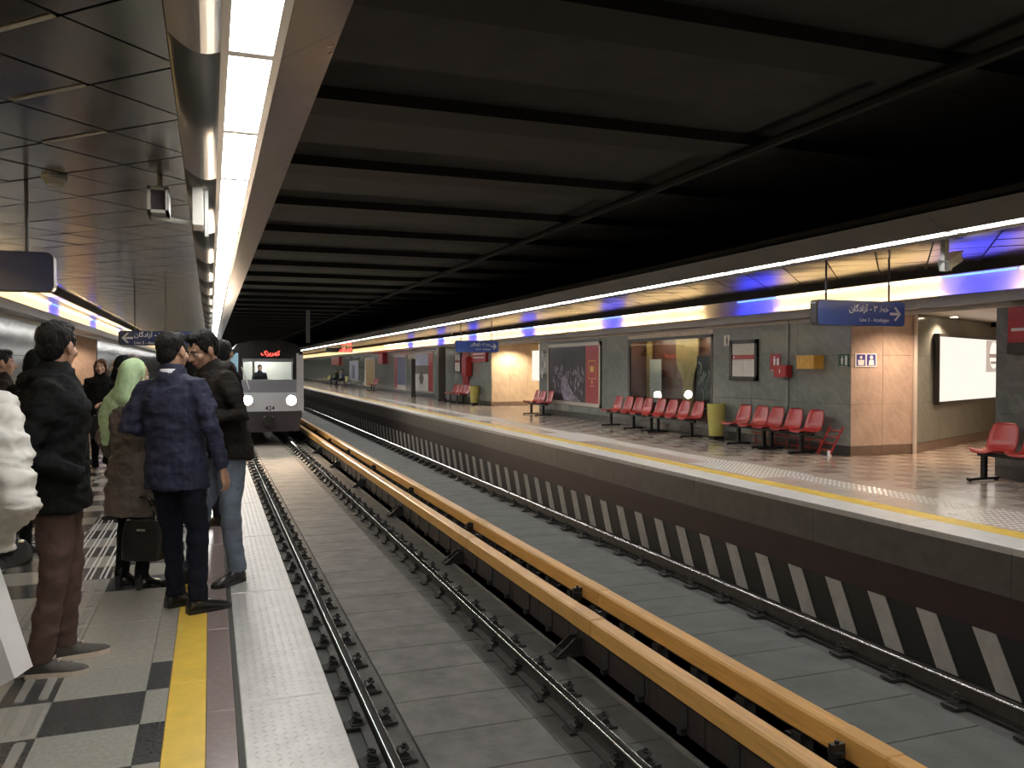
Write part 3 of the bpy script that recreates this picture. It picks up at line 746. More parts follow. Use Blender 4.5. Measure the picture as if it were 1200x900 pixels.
# ================================================================== BENCHES
def seat_mesh():
    pts = [(-0.25, 0.392), (-0.235, 0.412), (-0.17, 0.408), (-0.06, 0.392), (0.04, 0.386), (0.10, 0.400), (0.145, 0.45), (0.175, 0.54), (0.205, 0.64), (0.232, 0.73), (0.245, 0.765)]
    wid = [0.30, 0.37, 0.42, 0.435, 0.435, 0.435, 0.435, 0.43, 0.41, 0.36, 0.27]
    b = MB(); n = 9; V = []
    for (x, z), w_ in zip(pts, wid):
        for i in range(n):
            t = i / (n - 1) * 2 - 1
            curl = 0.028 * abs(t) ** 3
            back = 1.0 if z > 0.43 else 0.0
            V.append((x - curl * back, t * w_ / 2, z + curl * (1 - back)))
    m = len(pts); top = [(i * n + j, i * n + j + 1, (i + 1) * n + j + 1, (i + 1) * n + j) for i in range(m - 1) for j in range(n - 1)]
    off = len(V)
    V2 = [(v[0] + (0.014 if v[2] > 0.43 else 0.0), v[1], v[2] - 0.014) for v in V]
    bot = [(off + d, off + c, off + b_, off + a) for a, b_, c, d in top]
    edge = []
    ring = [j for j in range(n)] + [i * n + n - 1 for i in range(1, m)] + [(m - 1) * n + j for j in range(n - 2, -1, -1)] + [i * n for i in range(m - 2, 0, -1)]
    for a, c in zip(ring, ring[1:] + ring[:1]): edge.append((a, c, off + c, off + a))
    return b.add(V + V2, top + bot + edge).mesh('seat', 'red_plastic', smooth=True)
SEAT = seat_mesh()
def bench(x, ys, label, legs, group='red bench rows'):
    y0 = min(ys); e = empty('bench', (x, y0, 0)); tag(e, label, 'bench', group)
    L = max(ys) - y0
    MB().box(-0.06, 0.0, -0.2, L + 0.2, 0.325, 0.37).build('beam', 'bench_metal', e)
    lm = MB().box(-0.055, 0.005, -0.03, 0.03, 0.04, 0.33); lm.box(-0.30, 0.22, -0.03, 0.03, 0.012, 0.045); lm.cyl((-0.27, 0, 0), (-0.27, 0, 0.015), 0.025, None, 8); lm.cyl((0.19, 0, 0), (0.19, 0, 0.015), 0.025, None, 8)
    lmm = lm.mesh('leg', 'bench_metal')
    for l in legs: link('leg', lmm, e, (0, l - y0, 0))
    sp = MB().box(-0.16, 0.1, -0.02, 0.02, 0.365, 0.385).mesh('seat_support', 'bench_metal')
    for y in ys:
        link('seat', SEAT, e, (0, y - y0, 0)); link('seat_support', sp, e, (0, y - y0, 0))
    return e
XB = 9.62
def sy(u, v=485): return atX(u, v, XB + 0.15).y
bench(XB, [sy(1175) - 0.52 * i for i in range(3)], 'red seat bench in front of the dark stone pier', [sy(1175) + 0.12, sy(1175) - 1.1])
yc = [sy(u) for u in (871, 890.7, 908.4, 929.8, 953.8)]
bench(XB, yc, 'row of five red seats under the red alarm box and wooden box', [yc[0] - 0.1, yc[2] + 0.1, yc[2] - 0.12, yc[4] + 0.1])
ya = [sy(600 + x / 4) for x in (495, 543, 590, 633)]; yb_ = [sy(600 + x / 4) for x in (693, 748, 805, 868)]
bench(XB, ya, 'row of four red seats between the violet poster and the glass showcase', [ya[0] + 0.02, ya[2] - 0.1])
bench(XB, yb_, 'row of four red seats in front of the glass showcase', [yb_[0] + 0.1, yb_[1] + 0.3, yb_[3] - 0.05])
yl_ = [sy(600 + x / 4) for x in (115, 143, 177)]
bench(XB, yl_, 'row of three red seats left of the violet poster by the distant passage', [yl_[0], yl_[2] + 0.1])
bench(XB, [34.0 - 0.5 * i for i in range(5)], 'row of five red seats before the red fire cabinet', [34.0, 32.9, 32.1])
bench(XB, [52.5 - 0.5 * i for i in range(3)], 'small distant red bench below a blue poster', [52.4, 51.6])
SEATY = SEAT.copy(); SEATY.materials[0] = M['bin_yellow']
def ybench(y, n, label):
    e = bench(XB, [y - 0.55 * i for i in range(n)], label, [y, y - 0.55 * (n - 1)], 'yellow bench rows')
    for c in e.children:
        if c.data == SEAT: c.data = SEATY
ybench(67.2, 8, 'distant yellow seat bench with two people sitting on it')
ybench(74.5, 3, 'distant yellow seat bench with nobody on it')
# red metal rack lying under the five seats
e = empty('metal_rack', (9.86, 11.35, 0)); tag(e, 'red metal rack lying under the five red seats against the wall', 'rack')
MB().tube([(0, 0.1, 0.09), (0, 2.1, 0.09)], 0.014).build('rail', 'red_plastic', e); MB().tube([(0, 0.1, 0.24), (0, 2.1, 0.24)], 0.014).build('rail', 'red_plastic', e)
rg = MB().tube([(0, 0, 0.0), (0, 0, 0.26)], 0.011).mesh('rung', 'red_plastic')
for k in range(7): link('rung', rg, e, (0, 0.2 + k * 0.3, 0))
for dy in (0.16, -0.14): MB().tube([(-0.10, dy, 0.012), (0.03, dy - 0.17, 0.5)], 0.016).build('end_post', 'red_plastic', e)
for k in range(4): z = 0.1 + k * 0.11; MB().tube([(-0.10 + z * 0.26, 0.16 - z * .34, z), (-0.10 + z * .26, -0.14 - z * .34, z)], 0.011).build('end_rung', 'red_plastic', e)
MB().box(-0.12, -0.08, -0.16, -0.11, 0.0, 0.09).build('foot', 'white_print', e)

# ================================================================== BINS
def bin_(x, y, label):
    e = empty('litter_bin', (x, y, 0)); tag(e, label, 'bin', 'yellow litter bins')
    b = MB(); n = 20; rings = [(0.15, 0.08), (0.155, 0.10), (0.19, 0.5), (0.20, 0.72), (0.205, 0.74), (0.19, 0.745), (0.18, 0.7), (0.15, 0.15)]
    V = []
    for r, z in rings: V += [(r * math.cos(2 * PI * i / n), r * 0.85 * math.sin(2 * PI * i / n), z) for i in range(n)]
    f = [(j * n + i, j * n + (i + 1) % n, (j + 1) * n + (i + 1) % n, (j + 1) * n + i) for j in range(len(rings) - 1) for i in range(n)]
    f += [tuple(range(n - 1, -1, -1)), tuple(range((len(rings) - 1) * n, len(rings) * n))]
    b.add(V, f).build('bin_body', 'bin_yellow', e, smooth=True)
    MB().box(-0.12, 0.12, -0.1, 0.1, 0.0, 0.08).build('bin_foot', 'bench_metal', e)
bin_(9.80, 14.58, 'yellow litter bin between the glass showcase and the five red seats')
bin_(9.80, 31.2, 'small distant yellow litter bin right of the red fire cabinet')

# ================================================================== WALL SIGNS AND POSTERS (on the far wall, face towards -x)
RW = (PI / 2, 0, -PI / 2)      # text turned so that it reads on a wall facing -x
XF = XW2 - 0.001
def wbox(u0, v0, u1, v1, proud, name, m, parent=None, x=XF, off=0.0):
    a, b = atX(u0, v0, x), atX(u1, v1, x)
    return MB().box(x - proud - off, x - off, min(a.y, b.y), max(a.y, b.y), min(a.z, b.z), max(a.z, b.z)).build(name, m, parent)
def yz(u0, v0, u1, v1):
    a, b = atX(u0, v0, XF), atX(u1, v1, XF); return max(a.y, b.y), min(a.y, b.y), max(a.z, b.z), min(a.z, b.z)
def wrect(e, name, m, y0, y1, z0, z1, depth, proud):
    return MB().box(-proud, -depth, min(y0, y1), max(y0, y1), min(z0, z1), max(z0, z1)).build(name, m, e)

# violet billboard with red side band
e = empty('billboard', (XF, 20.42, 0.38)); tag(e, 'violet night scene billboard with a red side band in a pale frame', 'billboard')
W_, H_ = 3.78, 1.82
wrect(e, 'backing', 'white_frame', 0, W_, 0, H_, 0.0, 0.03)
for y0, y1, z0, z1 in ((0, 0.09, 0, H_), (W_ - 0.09, W_, 0, H_), (0, W_, 0, 0.09), (0, W_, H_ - 0.09, H_)): wrect(e, 'frame_bar', 'white_frame', y0, y1, z0, z1, 0.0, 0.05)
wrect(e, 'dark_sheet', 'poster_dark', 0.98, W_ - 0.1, 0.1, H_ - 0.1, 0.03, 0.034)
wrect(e, 'red_band', 'red_print', 0.1, 0.96, 0.1, H_ - 0.1, 0.03, 0.034)
random.seed(3)
fig = MB()
for k in range(110):
    y = random.uniform(1.05, 3.3); z = random.uniform(0.3, 1.05); h = random.uniform(0.05, 0.22); wd = random.uniform(0.02, 0.09)
    fig.prism([(y, z), (y + wd, z + random.uniform(-.03, .03)), (y + wd * .8, z + h), (y + wd * .2, z + h * 0.8)], -0.0365, -0.035, 'x')
fig.build('crowd_print', 'poster_purple', e)
MB().prism([(1.3, 0.12), (2.5, 0.12), (2.75, 0.5), (2.6, 0.85), (2.3, 0.75), (1.9, 0.4)], -0.0362, -0.035, 'x').build('cloth_print', 'poster_purple', e)
for y0, y1, z0, z1 in ((0.3, 0.78, 0.78, 0.80), (0.3, 0.78, 1.28, 1.30), (0.3, 0.32, 0.78, 1.30), (0.76, 0.78, 0.78, 1.30), (0.42, 0.66, 0.98, 1.14), (0.5, 0.58, 0.66, 0.74), (0.42, 0.66, 0.58, 0.60)): wrect(e, 'gold_mark', 'gold', y0, y1, z0, z1, 0.034, 0.037)

# showcase
e = empty('showcase', (XW2 + 0.02, 15.10, 0.27)); tag(e, 'glass fronted brown and gold showcase set into the stone wall', 'showcase')
W_, H_ = 3.8, 1.93
MB().box(0.5, 0.53, 0, W_, 0, H_).build('back_panel', 'show_brown', e)
MB().box(0.0, 0.5, 0, W_, -0.03, 0.0).build('floor_panel', 'show_brown', e); MB().box(0.0, 0.5, 0, W_, H_, H_ + 0.03).build('top_panel', 'show_brown', e)
for y in (0.0, W_ - 0.03): MB().box(0.0, 0.5, y, y + 0.03, 0, H_).build('side_panel', 'show_brown', e)
for y0, y1 in ((0, 0.07), (W_ - 0.10, W_)): MB().box(-0.03, 0.02, y0, y1, 0, H_).build('frame_post', 'black_frame', e)
MB().box(-0.03, 0.02, 0, W_, H_ - 0.07, H_).build('frame_rail', 'black_frame', e); MB().box(-0.03, 0.02, 0, W_, 0, 0.04).build('frame_rail', 'black_frame', e)
MB().box(0.40, 0.46, 0.10, 0.30, 0.0, H_).build('gold_column', 'show_gold', e); MB().box(0.40, 0.46, W_ - 0.42, W_ - 0.2, 0.0, H_).build('gold_column', 'show_gold', e)
MB().prism([(1.45, 0), (1.85, 0), (1.85, 0.75), (1.95, 1.05), (2.15, 1.3), (2.2, H_), (1.2, H_), (1.25, 1.3), (1.4, 1.05), (1.45, 0.75)], 0.40, 0.44, 'x').build('gold_column', 'show_gold', e)
pw = MB().box(0.33, 0.345, 2.75, 3.3, 0.35, 1.42).build('white_scroll', 'paper', e)
for k in range(5): MB().tube([(0.329, 3.02 + 0.16 * math.cos(a) * (1 + .2 * k % 2), 0.6 + 0.13 * k + 0.05 * math.sin(a)) for a in [i * PI / 5 for i in range(11)]], 0.004, 5).build('ink_ring', 'grey_print', pw)
pd_ = MB().box(0.28, 0.30, 0.48, 1.08, 0.25, 1.48).build('dark_board', 'black_frame', e)
random.seed(11)
ink = MB()
for k in range(9):
    y = random.uniform(0.6, 0.95); z = random.uniform(0.55, 1.2)
    ink.tube([(0.277, y + 0.06 * math.cos(t * 1.7 + k), z + 0.16 * math.sin(t + k * .7)) for t in np.linspace(0, 2.6, 7)], 0.009, 5)
ink.build('brush_lettering', 'white_print', pd_)
MB().box(0.27, 0.28, 0.52, 1.04, 0.29, 0.31).build('base_line', 'grey_print', pd_)
MB().box(0.06, 0.12, 0.2, W_ - 0.2, H_ - 0.05, H_ - 0.02).build('case_fill', 'case_fill', e)  # unseen glowing strip added to brighten the showcase interior
MB().box(-0.012, -0.004, 0.07, W_ - 0.1, 0.04, H_ - 0.07).build('glass_pane', 'glass', e)

# framed notice board
def notice(u0, v0, u1, v1, label):
    y1, y0, z1, z0 = yz(u0, v0, u1, v1); W_, H_ = y1 - y0, z1 - z0
    e = empty('notice_board', (XF, y0, z0)); tag(e, label, 'notice board')
    wrect(e, 'backing', 'black_frame', 0, W_, 0, H_, 0, 0.03); t = 0.075
    for a in ((0, t, 0, H_), (W_ - t, W_, 0, H_), (0, W_, 0, t), (0, W_, H_ - t, H_)): wrect(e, 'frame_bar', 'black_frame', *a, 0.0, 0.055)
    wrect(e, 'map_sheet', 'paper_map', t, W_ - t, H_ * 0.63, H_ - t, 0.03, 0.034)
    wrect(e, 'red_band', 'red_print', t, W_ - t, H_ * 0.52, H_ * 0.63, 0.03, 0.034)
    for k in range(2): wrect(e, 'text_sheet', 'paper', t + 0.005 + k * (W_ / 2 - t), W_ / 2 - 0.005 + k * (W_ / 2 - t), t, H_ * 0.515, 0.03, 0.034)
    for k in range(2):
        for j in range(7): wrect(e, 'text_line', 'grey_print', t + 0.04 + k * (W_ / 2 - t), W_ / 2 - 0.05 + k * (W_ / 2 - t), t + 0.05 + j * 0.045, t + 0.056 + j * 0.045, 0.034, 0.0355)
    MB().cyl((-0.034, W_ - t - 0.07, H_ * 0.575), (-0.037, W_ - t - 0.07, H_ * 0.575), 0.025, None, 12).build('round_mark', 'white_print', e)
notice(857, 399, 889, 446, 'black framed notice board with a red band and two printed sheets')
notice(533, 414, 541, 437, 'small distant black framed notice board above red seats')

def plate(u0, v0, u1, v1, m, label, cat, name='wall_sign', proud=0.012):
    y1, y0, z1, z0 = yz(u0, v0, u1, v1); e = empty(name, (XF, (y0 + y1) / 2, (z0 + z1) / 2)); tag(e, label, cat)
    W_, H_ = y1 - y0, z1 - z0
    MB().box(-proud, 0, -W_ / 2, W_ / 2, -H_ / 2, H_ / 2).build('plate', m, e)
    return e, W_, H_, -proud - 0.001
def human(b, x, y, z, s):
    """little standing pictogram on a wall that faces -x"""
    n = 12
    b.cyl((x - .001, y, z + 0.40 * s), (x + .001, y, z + 0.40 * s), 0.10 * s, None, n)
    b.prism([(y - .17 * s, z + .26 * s), (y + .17 * s, z + .26 * s), (y + .13 * s, z - .05 * s), (y + .09 * s, z - .5 * s), (y + .01 * s, z - .5 * s), (y, z - .1 * s), (y - .01 * s, z - .5 * s), (y - .09 * s, z - .5 * s), (y - .13 * s, z - .05 * s)], x - .001, x + .001, 'x')
    return b
e, W_, H_, xp_ = plate(903, 415, 915, 435, 'red_print', 'red fire point sign with white pictogram beside the grey conduit', 'sign')
human(MB(), xp_, 0.02, 0.02, 0.2).build('pictogram', 'white_print', e); MB().box(xp_ - .001, xp_ + .001, -0.11, -0.05, -0.08, 0.08).build('flame_mark', 'white_print', e)
MB().box(xp_ - .001, xp_ + .001, -W_ / 2 + .02, W_ / 2 - .02, -H_ / 2 + .01, -H_ / 2 + .018).build('border_line', 'white_print', e)
y1, y0, z1, z0 = yz(915, 428, 930, 442)
e = empty('alarm_box', (XF - 0.0, (y0 + y1) / 2, (z0 + z1) / 2)); tag(e, 'small red alarm box hung over the grey conduit', 'alarm box')
MB().box(-0.16, -0.042, y0 - (y0 + y1) / 2, y1 - (y0 + y1) / 2, -0.11, 0.11).build('case', 'red_print', e); MB().box(-0.17, -0.16, -0.16, 0.16, -0.09, 0.09).build('door', 'red_plastic', e)
human(MB(), -0.1715, 0, 0, 0.09).build('mark', 'white_print', e)
y1, y0, z1, z0 = yz(945, 418, 966, 432); e = empty('donation_box', (XF, (y0 + y1) / 2, (z0 + z1) / 2)); tag(e, 'yellow wooden box mounted on the stone wall', 'box')
MB().box(-0.22, -0.002, -0.22, 0.22, -0.11, 0.11).build('case', 'wood_yellow', e); MB().box(-0.23, -0.002, -0.23, 0.23, 0.11, 0.125).build('lid', 'wood_yellow', e); MB().box(-0.16, -0.06, -0.09, 0.09, 0.1251, 0.127).build('slot', 'black_frame', e)
e, W_, H_, xp_ = plate(983, 415, 995, 430, 'exit_green', 'dark green emergency exit sign with running figure', 'sign')
human(MB(), xp_, 0.03, 0.0, 0.15).build('pictogram', 'white_print', e); MB().box(xp_ - .001, xp_ + .001, -0.09, -0.04, -0.08, 0.08).build('door_mark', 'white_print', e); MB().box(xp_ - .001, xp_ + .001, -0.1, 0.1, -0.103, -0.098).build('ground_line', 'white_print', e)
e, W_, H_, xp_ = plate(849, 393, 856, 405, 'paper', 'small white notice with a black figure beside the notice board', 'sign')
human(MB(), xp_, 0, 0, 0.2).build('pictogram', 'black_frame', e)
e, W_, H_, xp_ = plate(624, 404, 632, 446, 'lightbox', 'tall white lit panel at the edge of the distant passage', 'lit panel')
MB().box(xp_ - .004, xp_, -W_ / 2, W_ / 2, H_ / 2 - 0.2, H_ / 2).build('header', 'wood_yellow', e)
e, W_, H_, xp_ = plate(634, 414, 641, 438, 'grey_print', 'grey rule board with rows of small pictograms left of the violet billboard', 'sign')
for i in range(2):
    for j in range(3): human(MB(), xp_, -0.12 + i * 0.24, -0.36 + j * 0.33, 0.22).build('pictogram', 'white_print' if (i + j) % 2 else 'black_frame', e)
# distant posters
def poster(u0, v0, u1, v1, label, parts):
    y1, y0, z1, z0 = yz(u0, v0, u1, v1); e = empty('poster', (XF, y0, z0)); tag(e, label, 'poster'); W_, H_ = y1 - y0, z1 - z0
    wrect(e, 'frame', 'white_frame', -0.08, W_ + 0.08, -0.08, H_ + 0.08, 0.0, 0.03)
    for i, (nm, m, a, b, c, d) in enumerate(parts): wrect(e, nm, m, a * W_, b * W_, c * H_, d * H_, 0.03, 0.034 + 0.001 * i)
    return e, W_, H_
e, W_, H_ = poster(487, 415, 508, 459, 'tall distant poster with blue sky, brown hills and a white lower half', [('sky', 'poster_sky', .25, 1, .65, 1), ('hills', 'poster_hill', .25, 1, .42, .68), ('white_field', 'poster_white', .25, 1, 0, .45), ('side_band', 'red_print', 0, .24, 0, 1)])
MB().prism([(W_ * .62 + .5 * math.cos(i * PI / 3), H_ * .33 + .32 * math.sin(i * PI / 3)) for i in range(6)], -0.04, -0.037, 'x').build('medallion', 'poster_hill', e)
poster(463, 419, 476, 456, 'distant dark blue poster with red left edge', [('blue_field', 'poster_blue', 0, .75, .12, 1), ('red_edge', 'red_print', .76, 1, 0, 1), ('pale_foot', 'paper', 0, .75, 0, .12)])
poster(428, 421, 439, 452, 'distant grey green poster near the tunnel end', [('green_field', 'show_gold', 0, .9, 0, 1), ('pale_edge', 'paper', .9, 1, 0, 1)])
poster(410, 424, 420, 446, 'distant pale blue poster behind the seated people', [('blue_field', 'poster_sky', 0, 1, 0, 1), ('dark_figure', 'poster_blue', .35, .65, .1, .8)])
plate(449, 414, 454, 426, 'red_print', 'small distant red sign on the far wall', 'sign', proud=0.3)
plate(391, 419, 400, 428, 'red_plastic', 'distant orange red sign above the seated people', 'sign', proud=0.2)
e, W_, H_, xp_ = plate(555, 411, 572, 424, 'red_print', 'distant red board above the yellow litter bin', 'sign', proud=0.1)
for k in range(2): MB().box(xp_ - .001, xp_ + .001, -W_ * .38, W_ * .38, -0.08 + k * .14, -0.04 + k * .14).build('text_line', 'white_print', e)
# fire cabinet
y1, y0, z1, z0 = yz(543, 412, 550, 462)
e = empty('fire_cabinet', (XF, y0, z0)); tag(e, 'tall red fire cabinet with hose reel on the distant wall', 'cabinet')
MB().box(-0.03, 0, 0, y1 - y0, 0, z1 - z0).build('panel', 'red_print', e); MB().box(-0.26, -0.03, -0.45, 0.25, 0.75, 1.55).build('case', 'red_plastic', e); MB().box(-0.28, -0.26, -0.40, 0.20, 0.80, 1.5).build('door', 'red_print', e)
# dark posts in front of the distant wall
for u, xx, lab in ((517, 9.55, 'dark grey square column beside the distant five red seats'), (484, 9.6, 'thin dark post between two distant posters')):
    p = atX(u, 440, xx); e = empty('column', (xx, p.y, 0)); tag(e, lab, 'column')
    s = 0.16 if u > 500 else 0.1; top = 2.38 if u > 500 else 1.9
    MB().box(-s, s, -s, s, 0.12, top).build('shaft', 'skirting', e); MB().box(-s - .03, s + .03, -s - .03, s + .03, 0, 0.12).build('base', 'skirting', e)

# restroom sign on the pink return wall (faces -y)
e = empty('restroom_sign', (10.35, 11.045, 1.63)); tag(e, 'white restroom sign with two blue pictogram fields on pink marble', 'sign')
a, b = atY(1002, 414, 11.04), atY(1027, 430, 11.04); cx, cz = (a.x + b.x) / 2, (a.z + b.z) / 2; e.location = (cx, 11.045, cz); W_, H_ = b.x - a.x, a.z - b.z
MB().box(-W_ / 2, W_ / 2, -0.012, 0, -H_ / 2, H_ / 2).build('plate', 'white_print', e)
for s in (-1, 1):
    q = MB().box(s * W_ * .24 - W_ * .2, s * W_ * .24 + W_ * .2, -0.015, -0.012, -H_ * .42, H_ * .42).build('blue_field', 'toilet_blue', e)
    f = MB(); x = s * W_ * .24
    f.cyl((x, -0.0155, H_ * .2), (x, -0.018, H_ * .2), H_ * (.15 if s > 0 else .12), None, 14)
    f.prism([(x - W_ * .13, -H_ * .38), (x + W_ * .13, -H_ * .38), (x + W_ * (.10 if s > 0 else .15), H_ * .02), (x - W_ * (.10 if s > 0 else .15), H_ * .02)], -0.018, -0.0155)
    f.build('figure', 'white_print', q)
# light box on the angled wall
a0, b0 = Vector((11.42, 11.06, 0)), Vector((16.0, 13.15, 0)); d_ = (b0 - a0).normalized(); ang = math.atan2(d_.y, d_.x)
def on_wall(u, v):
    r = ray(u, v); n = Vector((d_.y, -d_.x, 0)); t = (a0 - Vector((0, 0, CH))).dot(n) / r.dot(n); return r * t + Vector((0, 0, CH))
p0, p1 = on_wall(1092, 391), on_wall(1092, 474); p2 = on_wall(1185, 391)
s0 = (p0 - a0).dot(d_); s1 = (p2 - a0).dot(d_); base = a0 + d_ * s0
e = empty('light_box', (base.x, base.y, p1.z)); e.rotation_euler = (0, 0, ang); tag(e, 'large glowing white light box with black frame and a faint portrait', 'light box')
W_, H_ = s1 - s0, p0.z - p1.z
MB().box(0, W_, -0.10, -0.035, 0, H_).build('case', 'black_frame', e); MB().box(0.05, W_ - 0.05, -0.103, -0.10, 0.05, H_ - 0.05).build('screen', 'lightbox', e)
for q in ((0, .05, 0, H_), (W_ - .05, W_, 0, H_), (0, W_, 0, .05), (0, W_, H_ - .05, H_)): MB().box(q[0], q[1], -0.125, -0.1, q[2], q[3]).build('frame_bar', 'black_frame', e)
pf = (on_wall(1149, 420) - a0).dot(d_) - s0
MB().box(pf, pf + 1.0, -0.106, -0.1035, H_ * 0.45, H_ - 0.06).build('printed_panel', 'lightbox_print', e)
mo = MB(); mo.cyl((pf + 0.5, -0.1065, H_ * .72), (pf + .5, -0.108, H_ * .72), 0.28, None, 20); mo.build('round_print', 'lightbox', e)
mo = MB().box(pf + .2, pf + .8, -0.1085, -0.107, H_ * .68, H_ * .74); mo.box(pf + .3, pf + .7, -0.1085, -0.107, H_ * .58, H_ * .62); mo.build('figure_print', 'lightbox_ink', e)
e = empty('floodlight', tuple(on_wall(1160, 381) + Vector((0.03, -0.14, 0)))); tag(e, 'small dark floodlight on the top edge of the glowing light box', 'lamp')
MB().box(-0.09, 0.09, -0.06, 0.06, -0.05, 0.06).build('housing', 'black_frame', e); MB().tube([(0, 0.06, 0), (0, 0.14, 0.0)], 0.02).build('arm', 'black_frame', e)
# red sign box on the pier
p = atX(1188, 360, XF); e = empty('sign_box', (XF, p.y, 1.67)); tag(e, 'red sign box with white letters on the dark stone pier', 'sign')
MB().box(-0.10, 0, -1.1, 0, 0.15, 0.62).build('red_case', 'red_print', e); MB().box(-0.12, 0, -1.1, 0.0, 0.0, 0.148).build('black_case', 'black_frame', e); MB().box(-0.104, -0.10, -1.0, -0.05, 0.30, 0.34).build('white_band', 'white_print', e)

# ================================================================== HANGING SIGNS
FA = '\uFEE5\uFE8E\uFB94\uFEA9\uFE8D\uFEAF\uFE81 - \u06F3 \uFEC2\uFEA7'
def arrow(s, d=1):
    b = MB(); z0, z1 = -0.004, 0.0; q = s
    def P(pts): b.prism([(p[0] * d * q, p[1] * q) for p in pts], z0, z1, 'z')
    P([(-.5, -.09), (.3, -.09), (.3, .09), (-.5, .09)])
    P([(.0, .5), (.5, 0), (.38, -.1), (-.14, .42)]); P([(.0, -.5), (.5, 0), (.38, .1), (-.14, -.42)])
    return b
def hang_sign(y, x0, x1, z0, z1, label, arrow_dir=1, m='sign_blue', lettering=True, rods=None, zc=ZC):
    cx = (x0 + x1) / 2; cz = (z0 + z1) / 2; W_, H_ = x1 - x0, z1 - z0
    e = empty('direction_sign', (cx, y, cz)); tag(e, label, 'sign')
    r = 0.05; prof = []
    for sx, sz, a0 in ((1, 1, 0), (-1, 1, 90), (-1, -1, 180), (1, -1, 270)):
        for k in range(5): a = math.radians(a0 + k * 22.5); prof.append((sx * (W_ / 2 - r) + r * math.cos(a), sz * (H_ / 2 - r) + r * math.sin(a)))
    MB().prism(prof, -0.06, 0.06).build('case', 'sign_black', e)
    MB().prism([(p[0] * (1 - .015 / W_) + (0.02 if lettering else 0), p[1] * .965) for p in prof], -0.064, -0.06).build('face', m, e)
    for rx in (rods or (x0 + W_ * .14, x1 - W_ * .14)): MB().cyl((rx - cx, 0, H_ / 2), (rx - cx, 0, zc - cz), 0.014, None, 8).build('rod', 'rod', e)
    if lettering:
        R_ = (PI / 2, 0, 0); s = arrow_dir
        ax = s * (W_ / 2 - 0.15)
        o = arrow(0.2, s).build('arrow', 'white_print', e, (ax, -0.0645, 0)); o.rotation_euler = R_
        tx = s * (W_ / 2 - 0.27) - s * 0.34
        text('persian_lettering', FA, 0.2, 'white_print', e, (tx, -0.0655, 0.06), R_, width=0.68, bold=0.003)
        text('latin_lettering', 'Line 3 - Azadegan', 0.1, 'white_print', e, (s * (W_ / 2 - 0.27) - s * 0.25, -0.0655, -0.09), R_, width=0.50)
    return e
a, b = atY(953, 351, 9.0), atY(1055, 383, 9.0)
hang_sign(9.0, a.x, b.x, b.z, a.z, 'blue hanging sign with right arrow reading Line 3 - Azadegan before the pink passage')
a, b = atY(533, 399, 26.0), atY(583, 413, 26.0)
hang_sign(26.0, a.x, b.x, b.z, a.z, 'distant blue hanging sign with right arrow before the beige lit passage')
b = atY(65, 343, 6.95)
hang_sign(6.95, b.x - 1.45, b.x, b.z, b.z + 0.29, 'plain dark navy hanging sign on a single rod above the waiting people', m='sign_navy', lettering=False, rods=(-1.26, -2.2))
a, b = atY(139, 389, 17.0), atY(196, 405, 17.0)
hang_sign(17.0, a.x, a.x + 1.4, b.z, b.z + 0.27, 'navy hanging sign with left arrow far behind the man in the navy blazer', -1, 'sign_navy', rods=(atY(158, 380, 17).x, atY(194, 380, 17).x))
# LED sign of the opposite platform
e = empty('led_display', (8.05, 55, 2.60)); tag(e, 'distant hanging display with glowing red lettering', 'display')
MB().box(-0.95, 0.75, -0.08, 0.08, -0.14, 0.14).build('case', 'sign_black', e); text('red_lettering', '\uFEE5\uFE8E\uFB94\uFEA9\uFE8D\uFEAF\uFE81', 0.3, 'led_red', e, (0.3, -0.083, 0), (PI / 2, 0, 0), bold=0.01); MB().cyl((0, 0, .14), (0, 0, 0.255), 0.02).build('rod', 'rod', e)

# ================================================================== CAMERAS, DETECTOR
def cctv(loc, rz, tilt, label, m, drop):
    e = empty('security_camera', loc); tag(e, label, 'camera')
    MB().box(-0.03, 0.03, -0.03, 0.03, -drop, 0).build('bracket_post', 'cctv_grey', e)
    arm = MB().tube([(0, 0, -drop + 0.05), (0.16, 0, -drop + 0.03)], 0.018).build('arm', 'cctv_grey', e); arm.rotation_euler = (0, 0, rz)
    b = MB().box(-0.19, 0.17, -0.055, 0.055, -0.05, 0.045); b.prism([(-0.2, 0.045), (0.21, 0.045), (0.21, 0.06), (-0.2, 0.06)], -0.065, 0.065)
    h = b.build('housing', m, e, (0.16 * math.cos(rz), 0.16 * math.sin(rz), -drop + 0.12)); h.rotation_euler = (0, tilt, rz)
    MB().cyl((0.17, 0, 0), (0.176, 0, 0), 0.035, None, 12).build('lens', 'lens', h)
pc = atZ(1107, 283, ZC); cctv((pc.x, pc.y, ZC), 0.35, -0.35, 'grey security camera on a post over the opposite platform', 'cctv_grey', 0.32)
# near camera: side bracket on the curved strip with a white housing hung in a frame
e = empty('security_camera', (-0.06, 6.45, 2.81)); tag(e, 'white security camera in a bent metal bracket beside the strip lights', 'camera')
MB().box(-0.05, 0.02, -0.14, 0.14, -0.30, 0.02).build('back_plate', 'cctv_white', e); MB().box(0.03, 0.055, -0.02, 0.02, -0.36, 0.02).build('post', 'cctv_grey', e)
MB().tube([(-0.05, 0, -0.27), (-0.3, -0.02, -0.25), (-0.33, -0.02, -0.25)], 0.017).build('arm', 'cctv_white', e)
b = MB(); x0, x1, z0, z1, t = -0.345, -0.205, -0.235, -0.05, 0.022
b.box(x0, x1, -0.16, 0.16, z0, z0 + t); b.box(x0, x1, -0.16, 0.16, z1 - t, z1); b.box(x0, x0 + t, -0.16, 0.16, z0, z1); b.box(x1 - t, x1, -0.16, 0.16, z0, z1); b.build('housing', 'cctv_white', e)
